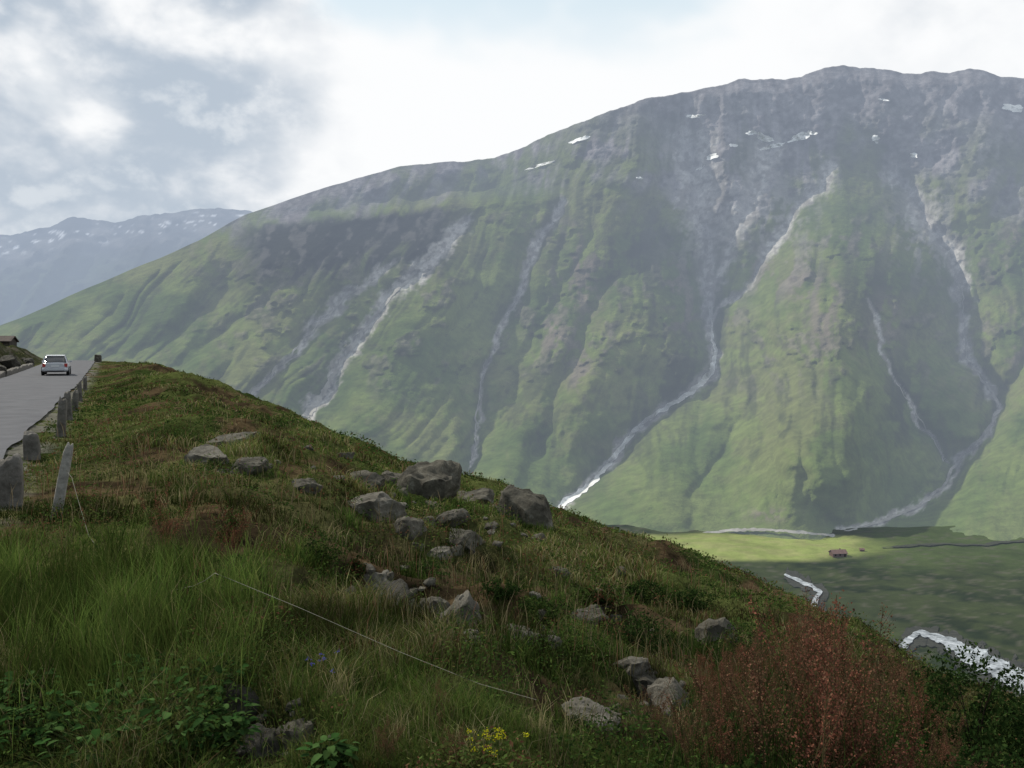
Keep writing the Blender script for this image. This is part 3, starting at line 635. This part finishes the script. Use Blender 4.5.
# ------------------------------------------------------------------ plants
def leafcloud(n, rx, ry, rz, ls, pal, seed, thr=.42, flat=.5):
    rs = np.random.RandomState(seed)
    p = rs.normal(size=(n*2, 3)); p /= np.linalg.norm(p, axis=1)[:, None]; r = rs.rand(n*2)**.45
    k = 1+(fbm(p[:, 0]*1.7+seed, p[:, 1]*1.7+p[:, 2]*1.5, 3, seed)-.5)*1.0
    p = p*(r*k)[:, None]
    keep = fbm(p[:, 0]*3+seed, p[:, 1]*3+p[:, 2]*3.3, 2, seed+3) > thr; p = p[keep][:n]
    n = len(p); p = p*np.array([rx, ry, rz]); p[:, 2] = np.abs(p[:, 2]+rz*.55)
    a = rs.normal(size=(n, 3)); a /= np.linalg.norm(a, axis=1)[:, None]; b = np.cross(a, rs.normal(size=(n, 3))); b /= np.linalg.norm(b, axis=1)[:, None]
    s = ls*(.6+.8*rs.rand(n))[:, None]
    V = np.stack([p-a*s, p+b*s*flat, p+a*s, p-b*s*flat], 1).reshape(-1, 3)
    Fc = np.arange(n*4).reshape(-1, 4)
    c = np.array(pal)[rs.randint(0, len(pal), n)]*(.6+.8*rs.rand(n, 1)); C = np.repeat(c, 4, 0)
    return V, Fc, C
def tubes(paths, r, sides=4):
    V = []; Fc = []
    for P, rad in paths:
        o = len(V); m = len(P)
        for i, p in enumerate(P):
            d = (P[min(i+1, m-1)]-P[max(i-1, 0)]).normalized(); a = d.orthogonal().normalized(); b = d.cross(a); rr = rad*(1-.6*i/(m-1))
            for k in range(sides):
                t = 2*math.pi*k/sides; V.append((p+a*math.cos(t)*rr+b*math.sin(t)*rr)[:])
        for i in range(m-1):
            for k in range(sides): Fc.append((o+i*sides+k, o+i*sides+(k+1) % sides, o+(i+1)*sides+(k+1) % sides, o+(i+1)*sides+k))
    return np.array(V), np.array(Fc)
def shrub(px, py, w, h, pal, stemc, label, seed, n=1500, ls=None, cat='shrub', name='shrub', xy=None):
    g = ground_pt(px, py) if xy is None else Vector((xy[0], xy[1], float(H(xy[0], xy[1]))))
    s = g.y/F; rx = w*s/2; rz = h*s/1.7
    root = empty(name, g, label, cat)
    V, Fc, C = leafcloud(n, rx, rx*.8, rz, ls or max(.010, 1.4*s), pal, seed); mesh_np('foliage', V, Fc, M_leaf, C, False, root)
    r = random.Random(seed); P = []
    for i in range(7):
        a = r.uniform(0, 6.28); e = Vector((math.cos(a)*rx*.6, math.sin(a)*rx*.5, rz*r.uniform(.7, 1.3))); P.append(([Vector((0, 0, -.05)), e*.5+Vector((0, 0, rz*.1)), e], .004+.1*s))
    V, Fc = tubes(P, .01); mesh_np('stem', V, Fc, M_leaf, np.tile(col(stemc), (len(V), 1)), False, root)
DG = [(.022, .045, .012), (.035, .06, .016), (.018, .032, .010)]; MG = [(.05, .085, .02), (.035, .06, .015), (.08, .10, .03)]; RB = [(.12, .05, .03), (.08, .045, .025), (.06, .06, .02)]
SC = (.05, .04, .03)
shrub(321, 566, 46, 38, DG+MG, SC, 'dark green leafy shrub in the grass left of the rock hollow', 1)
shrub(636, 648, 74, 42, DG, SC, 'widest dark green shrub on the slope in front of the valley', 2, 2200)
shrub(545, 620, 58, 26, DG+MG, SC, 'low green shrub right of the pointed pale stone', 3)
shrub(600, 606, 40, 22, RB+DG, SC, 'small brownish shrub on the bare earth right of centre', 4)
shrub(500, 598, 40, 18, DG, SC, 'low dark shrub above the pointed pale stone', 6)
shrub(356, 580, 22, 26, RB+DG, SC, 'dark reddish shrub at the left rim of the rock hollow', 7)
shrub(690, 610, 50, 24, DG, SC, 'dark shrub on the ridge above the rounded boulder', 8)
shrub(745, 660, 60, 36, MG+DG, SC, 'mid green shrub at the left edge of the sorrel stand', 9, 2000)
shrub(230, 540, 34, 40, RB+MG, SC, 'reddish green weedy shrub behind the tall grass', 10)
shrub(420, 575, 60, 16, DG+MG, SC, 'flat green shrub under the boulder cluster', 11)
shrub(590, 600, 34, 14, MG, SC, 'small bright green shrub near the centre ridge', 12)
shrub(640, 600, 44, 20, DG, SC, 'dark shrub high on the right flank near the skyline', 16)
for i, (px, y, w, h, pal, lab) in enumerate([(1000, 4.6, 210, 140, DG, 'dark tangled shrub filling the lower right corner'), (925, 3.9, 170, 90, DG+RB[1:], 'dark leafy shrub in front of the sorrel stand at the bottom edge'), (820, 3.8, 150, 80, DG+MG, 'green leafy shrub under the sorrel stand left of the dark one'), (745, 4.2, 100, 70, DG+MG, 'low green shrub at the left foot of the sorrel stand'), (975, 6.0, 140, 115, DG, 'dark shrub behind the corner shrub under the river bend'), (1040, 6.3, 170, 100, DG, 'dark shrub at the right picture edge')]):
    shrub(0, 0, w, h, pal, SC, lab, 31+i, 5200, .015, xy=((px-CX)/F*y, y))

# sorrel
def sorrel_meshes(seed, ns, hh, pal, dens=280):
    r = random.Random(seed); rs = np.random.RandomState(seed); paths = []; VV = []
    for i in range(ns):
        a = r.uniform(0, 6.28); b = Vector((math.cos(a), math.sin(a), 0))*r.uniform(0, .14); h = hh*r.uniform(.45, 1.12); l = Vector((r.gauss(0, .18), r.gauss(0, .18), 0))
        P = [b, b+l*.3*h+Vector((0, 0, h*.4)), b+l*h*.7+Vector((0, 0, h*.75)), b+l*h+Vector((0, 0, h))]; paths.append((P, .0035))
        for j in range(12):
            t = .28+.058*j; k = t*3; q = P[min(int(k), 2)].lerp(P[min(int(k), 2)+1], k-min(int(k), 2)); a2 = r.uniform(0, 6.28); ln = (.19*(1-t)+.04)*r.uniform(.6, 1.4)*hh/.8
            e = q+Vector((math.cos(a2)*ln*.7, math.sin(a2)*ln*.7, ln*1.0)); paths.append(([q, e], .0016))
            m = dens//13; tt = rs.rand(m, 1); c = np.array(q)+(np.array(e)-np.array(q))*tt+rs.normal(size=(m, 3))*.011; VV.append(c)
        m = dens//6; tt = rs.rand(m, 1); c = np.array(P[2])+(np.array(P[3])-np.array(P[2]))*tt*1.05+rs.normal(size=(m, 3))*.008; VV.append(c)
    p = np.concatenate(VV); n = len(p); a = rs.normal(size=(n, 3)); a /= np.linalg.norm(a, axis=1)[:, None]; b = np.cross(a, rs.normal(size=(n, 3))); b /= np.linalg.norm(b, axis=1)[:, None]
    s = .0044*(.6+.8*rs.rand(n))[:, None]; V = np.stack([p-a*s, p+b*s, p+a*s, p-b*s], 1).reshape(-1, 3)
    c = np.array(pal)[rs.randint(0, len(pal), n)]*(.5+1.0*rs.rand(n, 1))
    sv, sf = tubes(paths, .004, 3)
    return (V, np.arange(n*4).reshape(-1, 4), np.repeat(c, 4, 0)), (sv, sf)
REDS = [[(.20, .078, .050), (.24, .098, .062), (.13, .055, .038), (.16, .090, .055)], [(.15, .072, .045), (.19, .098, .060), (.10, .046, .032), (.13, .09, .048)], [(.22, .085, .055), (.16, .065, .044), (.14, .075, .046)], [(.13, .07, .042), (.16, .105, .058), (.10, .052, .034), (.18, .078, .052)]]
protos = []
def leafrosette(root_n, rad, ls, seed, pal):
    rs = np.random.RandomState(seed); V = []; Fc = []; C = []
    for i in range(root_n):
        a = rs.rand()*6.28; r = rad*(.3+.7*rs.rand()); hgt = rad*(.35+.75*rs.rand()); L = ls*(.6+.7*rs.rand()); tilt = rs.uniform(-.2, .5)
        c = np.array([math.cos(a)*r, math.sin(a)*r, hgt]); dr = np.array([math.cos(a), math.sin(a), -tilt]); dr /= np.linalg.norm(dr); sd = np.array([-math.sin(a), math.cos(a), rs.uniform(-.3, .3)]); up = np.cross(dr, sd)
        prof = [(-.5, 0), (-.42, .30), (-.15, .42), (.15, .36), (.38, .20), (.55, 0)]
        o = len(V); cc = np.array(pal[rs.randint(len(pal))])*(.6+.8*rs.rand())
        for t, w in prof:
            for sg in (-1, 0, 1):
                V.append(c+dr*t*L+sd*w*sg*L*.8-up*(-.10*abs(sg)*w*L*2)-up*L*.25*t*t); C.append(cc*(1.15 if sg == 0 else 1))
        for k in range(5):
            for sg in (0, 1): Fc.append((o+k*3+sg, o+k*3+sg+1, o+k*3+3+sg+1, o+k*3+3+sg))
    paths = []
    for i in range(0, len(V), 18): paths.append(([Vector((0, 0, -.03)), Vector(V[i])*.5+Vector((0, 0, rad*.15)), Vector(V[i+1])], .003))
    return np.array(V), np.array(Fc), np.array(C), tubes(paths, .004, 4)
for k in range(4):
    root = empty('sorrel_plant', (0, 0, -50), 'x', 'plant')
    (V, Fc, C), (sv, sf) = sorrel_meshes(40+k, 11, .85, REDS[k])
    mesh_np('seed_head', V, Fc, M_red, C, False, root); mesh_np('stem', sv, sf, M_leaf, np.tile(col((.10, .08, .04)), (len(sv), 1)), False, root)
    V, Fc, C, (sv, sf) = leafrosette(20, .19, .11, 60+k, DG+MG); mesh_np('foliage', V, Fc, M_leaf, C, True, root)
    protos.append(root)
def copy_tree(o):
    c = o.copy(); COL.objects.link(c)
    for ch in list(o.children):
        d = ch.copy(); COL.objects.link(d); d.parent = c
    return c
used = [False]*4
def put(k, x, y, s, rz, label, group=None):
    o = protos[k] if not used[k] else copy_tree(protos[k]); used[k] = True
    o.location = (x, y, float(H(x, y))-.02); o.scale = (s, s, s); o.rotation_euler = (0, 0, rz); tag(o, label, 'plant', group)
    if not group and 'group' in o: del o['group']
r = random.Random(9)
SP = []
tries = 0
while len(SP) < 46 and tries < 9000:
    tries += 1
    px = r.uniform(700, 955); y = r.uniform(4.2, 8.5); x = (px-CX)/F*y
    if px > 890 and r.random() < .45: continue
    if all((x-a)**2+(y-b)**2 > .17**2 for a, b in SP): SP.append((x, y))
topl = table([(640, 700), (700, 662), (740, 626), (800, 590), (850, 594), (900, 632), (950, 682), (990, 705), (1060, 730)], 600, 1100, 8)
SB, SH = [], []
for i, (x, y) in enumerate(SP):
    px = CX+F*x/y; zt = (HY-topl(px)-r.uniform(0, 65))/F*y; h = zt-float(H(x, y)); s = min(max(h/.9, .5), 1.35)
    put(i % 4, x, y, s, r.uniform(0, 6.28), 'rust red seeding sorrel plant in the thick stand at lower right', 'sorrel plants of the thick stand at lower right')
    m = 60; a = RS.rand(m)*6.28; q = RS.rand(m)*.28; bx = x+q*np.cos(a); by = y+q*np.sin(a); SB.append(np.stack([bx, by, H(bx, by)], 1)); SH.append((.3+.55*RS.rand(m))*max(h, .4))
B = np.concatenate(SB); hh = np.concatenate(SH); n = len(B)
tag(blades('undergrowth_grass', B, hh, np.full(n, .007), .1+.4*RS.rand(n), rgb_pick(n, [(.05, .085, .02), (.028, .05, .013), (.10, .09, .04)], [.4, .45, .15]), M_veg), 'green grass growing up between the sorrel plants', 'grass', kind='stuff')
for px, py, s, k, lab in [(166, 566, .85, 0, 'tall red brown sorrel stalk behind the tall grass, left one of two'), (228, 570, .72, 2, 'red brown sorrel stalk behind the tall grass, right one of two'), (655, 745, .42, 1, 'red sorrel plant beside the rocks left of the thick stand'), (385, 768, .3, 3, 'small reddish sorrel at the bottom edge left of the yellow flowers'), (450, 775, .3, 1, 'reddish sorrel at the bottom edge next to the yellow flowers'), (440, 720, .25, 3, 'little sorrel in the grass below the wire')]:
    g = ground_pt(px, py); put(k, g.x, g.y, s, r.uniform(0, 6), lab)

# broad leaves
for i, (px, py, rad, lab) in enumerate([(120, 728, .2, 'broad leaved green plant at the bottom left, beside the tall grass'), (205, 712, .2, 'broad leaved plant over the dark rock at bottom left'), (50, 752, .2, 'broad leaved plant nearest the lower left corner'), (175, 752, .2, 'broad leaved plant at the bottom edge left of the broken rock'), (330, 775, .11, 'small broad leaved plant at the bottom edge right of the broken rock'), (735, 745, .18, 'broad leaved plant at the left foot of the sorrel stand'), (225, 750, .15, 'broad leaved plant touching the left side of the broken rock'), (95, 770, .2, 'broad leaved plant at the very bottom, second from the left corner'), (150, 700, .18, 'broad leaved plant half hidden in the tall grass, highest of the leafy group'), (20, 720, .18, 'broad leaved plant at the left picture edge under the tall grass')]):
    g = ground_pt(px, py); root = empty('broad_leaved_plant', g, lab, 'plant')
    V, Fc, C, (sv, sf) = leafrosette(90, rad*1.15, .052, 80+i, [(.030, .070, .018), (.022, .048, .014), (.052, .095, .028)])
    mesh_np('foliage', V, Fc, M_leaf, C, True, root); mesh_np('stem', sv, sf, M_leaf, np.tile(col((.06, .08, .03)), (len(sv), 1)), False, root)
# flowers
def flowers(name, px, py, n, h, spread, fc, size, label):
    g = ground_pt(px, py); root = empty(name, g, label, 'flower'); paths = []; rs = np.random.RandomState(int(px)); P = []
    for i in range(n):
        b = Vector((rs.normal()*spread, rs.normal()*spread, 0)); t = b+Vector((rs.normal()*.03, rs.normal()*.03, h*rs.uniform(.7, 1.1))); paths.append(([b, b.lerp(t, .5)+Vector((.008, 0, 0)), t], .0025))
        for j in range(14): P.append(np.array(t)+rs.normal(size=3)*np.array([size, size, size*.6]))
    p = np.array(P); m = len(p); a = rs.normal(size=(m, 3)); a /= np.linalg.norm(a, axis=1)[:, None]; b = np.cross(a, rs.normal(size=(m, 3))); b /= np.linalg.norm(b, axis=1)[:, None]; s = size*.45
    V = np.stack([p-a*s, p+b*s, p+a*s, p-b*s], 1).reshape(-1, 3)
    mesh_np('blossom', V, np.arange(m*4).reshape(-1, 4), M_leaf, np.repeat(np.tile(col(fc), (m, 1))*(.8+.4*rs.rand(m, 1)), 4, 0), False, root)
    sv, sf = tubes(paths, .003, 3); mesh_np('stem', sv, sf, M_leaf, np.tile(col((.06, .09, .025)), (len(sv), 1)), False, root)
flowers('yellow_flowers', 488, 786, 16, .24, .035, (.5, .47, .02), .009, 'clump of small yellow flowers at the bottom edge')
flowers('blue_flowers', 320, 692, 7, .2, .05, (.12, .11, .45), .007, 'few blue violet flowers in the grass at the left centre')
flowers('pale_flowers', 255, 612, 4, .18, .05, (.3, .27, .18), .007, 'few cream coloured flower heads beside the tall grass')

# ------------------------------------------------------------------ wire
def wire():
    pts = [(66, 470), (100, 505), (150, 541), (215, 573), (300, 608), (400, 652), (480, 684), (548, 703)]
    dep = [ground_pt(60, 519).y]+[max(3.2, ground_pt(a, b+34).y*.9) for a, b in pts[1:]]
    dep = np.interp(np.arange(len(pts)), [0, 2, 3, 7], [dep[0], min(dep[0], dep[2]), min(dep[3], dep[2]), dep[7]])
    P = []
    for i0 in range(len(pts)-1):
        for i in range(6):
            t = i/6; a = pts[i0]; b = pts[i0+1]; y = dep[i0]+(dep[i0+1]-dep[i0])*t; px = a[0]+(b[0]-a[0])*t; py = a[1]+(b[1]-a[1])*t
            x = (px-CX)/F*y; gz = float(H(x, y)); z = max((HY-py)/F*y, gz+.12)
            k = i0+t
            if 0.15 < k < 3: z = lerp(z, gz+.03, min(1, (k-.15)*2)*(1-max(0, k-2.2)/.8))
            P.append(Vector((x, y, z)))
    V, Fc = tubes([(P, .0022)], .005, 6); V = np.array(V)
    o = mesh_np('fence_wire', V, Fc, M_wire)
    tag(o, 'thin pale fence wire running down the slope from the leaning post', 'wire')
wire()

# ------------------------------------------------------------------ car
def car():
    y = 66.0; x = (56.5-CX)/F*y; root = empty('passenger_car', (x, y, float(zr_t(y))+.02), 'silver hatchback seen from behind driving away up the road', 'car', rz=math.atan(.445))
    def loft(name, st, mat, parent, cap=True, nseg=20, ex=5.0):
        V = []
        for (yy, hw, z0, z1, top) in st:
            for k in range(nseg):
                t = 2*math.pi*k/nseg; c = math.cos(t); s = math.sin(t); cx = math.copysign(abs(c)**(2/ex), c); sx = math.copysign(abs(s)**(2/ex), s)
                z = (z0+z1)/2+sx*(z1-z0)/2; f = (z-z0)/(z1-z0); V.append((cx*hw*(1-(1-top)*f), yy, z))
        n = len(st); Fc = [(i*nseg+k, i*nseg+(k+1) % nseg, (i+1)*nseg+(k+1) % nseg, (i+1)*nseg+k) for i in range(n-1) for k in range(nseg)]
        me = bpy.data.meshes.new(name); me.from_pydata(V, [], Fc+[tuple(range(nseg))]+[tuple((n-1)*nseg+k for k in range(nseg))[::-1]]); me.update()
        for p_ in me.polygons: p_.use_smooth = len(p_.vertices) == 4
        me.materials.append(mat); o = bpy.data.objects.new(name, me); COL.objects.link(o); o.parent = parent; return o
    loft('body', [(-2.0, .72, .32, .86, .96), (-1.93, .84, .25, .93, .95), (-1.4, .87, .22, .95, .95), (0, .88, .22, .94, .95), (1.0, .87, .22, .92, .95), (1.7, .84, .24, .80, .95), (2.0, .74, .3, .66, .95)], M_paint, root)
    loft('cabin', [(-1.88, .70, .86, .98, .96), (-1.72, .76, .85, 1.24, .86), (-1.50, .78, .85, 1.40, .82), (-.9, .79, .85, 1.44, .82), (.1, .79, .85, 1.42, .82), (.75, .78, .85, 1.12, .86), (1.1, .75, .85, .94, .95)], M_glass, root)
    loft('roof', [(-1.60, .56, 1.37, 1.42, .95), (-1.45, .64, 1.39, 1.455, .92), (-.8, .66, 1.42, 1.48, .92), (0, .65, 1.40, 1.465, .92), (.25, .58, 1.37, 1.42, .92)], M_paint, root, ex=4)
    loft('bumper', [(-2.07, .68, .30, .52, 1), (-2.03, .80, .28, .56, 1), (-1.9, .86, .28, .56, 1)], M_paint, root)
    for s in (-1, 1):
        bm = bmesh.new(); P = [(s*.84, -1.80, .86), (s*.66, -1.56, 1.41), (s*.60, -1.58, 1.41), (s*.74, -1.86, .86)]
        a = [bm.verts.new(p_) for p_ in P]; b = [bm.verts.new((p_[0], p_[1]-.05, p_[2])) for p_ in P]; bm.faces.new(a); bm.faces.new(b[::-1])
        for i in range(4): bm.faces.new((a[i], b[i], b[(i+1) % 4], a[(i+1) % 4]))
        bmesh.ops.recalc_face_normals(bm, faces=bm.faces); bm_obj('rear_pillar', bm, M_paint, root)
        bm = bmesh.new(); box_bm(bm, min(s*.60, s*.80), max(s*.60, s*.80), -2.02, -1.86, .62, .86); bmesh.ops.bevel(bm, geom=bm.edges[:], offset=.03, segments=2); bm_obj('tail_light', bm, M_lamp, root)
        bm = bmesh.new(); box_bm(bm, min(s*.84, s*1.0), max(s*.84, s*1.0), .55, .68, .92, 1.04); bmesh.ops.bevel(bm, geom=bm.edges[:], offset=.03, segments=2); bm_obj('side_mirror', bm, M_paint, root)
        for wy in (-1.25, 1.25):
            bm = bmesh.new(); bmesh.ops.create_cone(bm, cap_ends=True, segments=28, radius1=.31, radius2=.31, depth=.2); bmesh.ops.rotate(bm, cent=(0, 0, 0), matrix=Matrix.Rotation(math.pi/2, 3, 'Y'), verts=bm.verts); bmesh.ops.bevel(bm, geom=[e for e in bm.edges if e.calc_length() < .1], offset=.02, segments=1)
            bmesh.ops.translate(bm, vec=(s*.80, wy, .31), verts=bm.verts); w = bm_obj('wheel', bm, M_tyre, root)
            bm = bmesh.new(); bmesh.ops.create_cone(bm, cap_ends=True, segments=20, radius1=.2, radius2=.19, depth=.03); bmesh.ops.rotate(bm, cent=(0, 0, 0), matrix=Matrix.Rotation(math.pi/2, 3, 'Y'), verts=bm.verts); bmesh.ops.translate(bm, vec=(s*.905, wy, .31), verts=bm.verts); bm_obj('rim', bm, M_rim, w)
    bm = bmesh.new(); box_bm(bm, -.26, .26, -2.03, -1.98, .62, .73); bm_obj('license_plate', bm, M_plate, root)
    bm = bmesh.new(); box_bm(bm, -.62, .62, -2.085, -2.0, .30, .36); bm_obj('bumper_trim', bm, M_plast, root)
car()

# ------------------------------------------------------------------ world
AZ = math.radians(-56); EL = math.radians(44)
w = bpy.data.worlds.new('World'); sc.world = w; w.use_nodes = True; nt = w.node_tree; N = nt.nodes; L = nt.links; N.clear()
sky = N.new('ShaderNodeTexSky'); sky.sky_type = 'NISHITA'; sky.sun_disc = False; sky.sun_elevation = EL; sky.sun_rotation = AZ; sky.air_density = 1; sky.dust_density = 2
b1 = N.new('ShaderNodeBackground'); b1.inputs[1].default_value = .12; L.new(sky.outputs[0], b1.inputs[0])
tc = N.new('ShaderNodeTexCoord'); sep = N.new('ShaderNodeSeparateXYZ'); L.new(tc.outputs['Generated'], sep.inputs[0])
mp = N.new('ShaderNodeMapping'); mp.inputs['Scale'].default_value = (1, 1, 1.5); L.new(tc.outputs['Generated'], mp.inputs[0])
def noise(sc_, det, rough, off):
    m_ = N.new('ShaderNodeVectorMath'); m_.operation = 'ADD'; m_.inputs[1].default_value = off; L.new(mp.outputs[0], m_.inputs[0])
    n = N.new('ShaderNodeTexNoise'); n.inputs['Scale'].default_value = sc_; n.inputs['Detail'].default_value = det; n.inputs['Roughness'].default_value = rough; n.inputs['Distortion'].default_value = .15; L.new(m_.outputs[0], n.inputs[0]); return n.outputs['Fac']
def rng(v, a, b, c=0, d=1):
    m_ = N.new('ShaderNodeMapRange'); m_.interpolation_type = 'SMOOTHSTEP'; m_.inputs[1].default_value = a; m_.inputs[2].default_value = b; m_.inputs[3].default_value = c; m_.inputs[4].default_value = d; L.new(v, m_.inputs[0]); return m_.outputs[0]
def mth(op, a, b):
    m_ = N.new('ShaderNodeMath'); m_.operation = op
    for i, q in enumerate((a, b)):
        if isinstance(q, (int, float)): m_.inputs[i].default_value = q
        else: L.new(q, m_.inputs[i])
    return m_.outputs[0]
def mixn(f, a, b):
    m_ = N.new('ShaderNodeMix'); m_.data_type = 'RGBA'; L.new(f, m_.inputs[0])
    for i, q in ((6, a), (7, b)):
        if isinstance(q, tuple): m_.inputs[i].default_value = (*q, 1)
        else: L.new(q, m_.inputs[i])
    return m_.outputs[2]
n1 = noise(4.6, 5, .5, (3.1, 0, 1.0)); n2 = noise(10, 6, .55, (0, 5, 0)); n3 = noise(3.0, 4, .5, (7, 2, 3))
X = sep.outputs['X']; Yo = sep.outputs['Y']; Z = sep.outputs['Z']
Xw = mth('ADD', X, mth('MULTIPLY', mth('SUBTRACT', n2, .5), .35))
left = rng(Xw, -.15, -.30); right = rng(X, .20, .42)
nn = mth('ADD', mth('MULTIPLY', n1, .70), mth('MULTIPLY', n2, .30))
g1 = mth('MULTIPLY', rng(nn, .41, .56), left)
g2 = mth('MULTIPLY', mth('MULTIPLY', rng(nn, .42, .60), right), rng(Z, .2, .34, 0, .45))
grey = mth('MAXIMUM', g1, g2)
c = mixn(grey, (.98, .99, 1.0), (.49, .565, .655))
rim = mth('MULTIPLY', mth('MULTIPLY', rng(n2, .52, .64), left), .45)
c = mixn(rim, c, (.90, .93, .95))
back = rng(Yo, .25, -.3)
c = mixn(back, c, (.38, .43, .49))
b2 = N.new('ShaderNodeBackground'); b2.inputs[1].default_value = 1.0
gap = mth('MULTIPLY', rng(n3, .48, .62), rng(Z, .25, .40))
pale = mixn(gap, c, (.74, .88, .95)); L.new(pale, b2.inputs[0])
cov = mth('SUBTRACT', 1.0, mth('MULTIPLY', gap, .15))
mx = N.new('ShaderNodeMixShader'); L.new(cov, mx.inputs[0]); L.new(b1.outputs[0], mx.inputs[1]); L.new(b2.outputs[0], mx.inputs[2])
wo = N.new('ShaderNodeOutputWorld'); L.new(mx.outputs[0], wo.inputs[0])
sun = bpy.data.lights.new('sun', 'SUN'); sun.energy = 3.6; sun.angle = math.radians(1.5); sun.color = (1, .95, .84)
so = bpy.data.objects.new('sun', sun); COL.objects.link(so)
dv = Vector((math.sin(AZ)*math.cos(EL), math.cos(AZ)*math.cos(EL), math.sin(EL))); so.rotation_euler = dv.to_track_quat('Z', 'Y').to_euler()
# ------------------------------------------------------------------ camera
cam = bpy.data.cameras.new('camera'); co = bpy.data.objects.new('camera', cam); COL.objects.link(co)
co.location = (0, 0, 0); co.rotation_euler = (math.pi/2, 0, 0); cam.sensor_width = 36; cam.lens = F/1024*36; cam.shift_y = -34/1024; cam.clip_start = .05; cam.clip_end = 30000
sc.camera = co
sc.view_settings.view_transform = 'Standard'; sc.view_settings.look = 'None'; sc.view_settings.exposure = 0
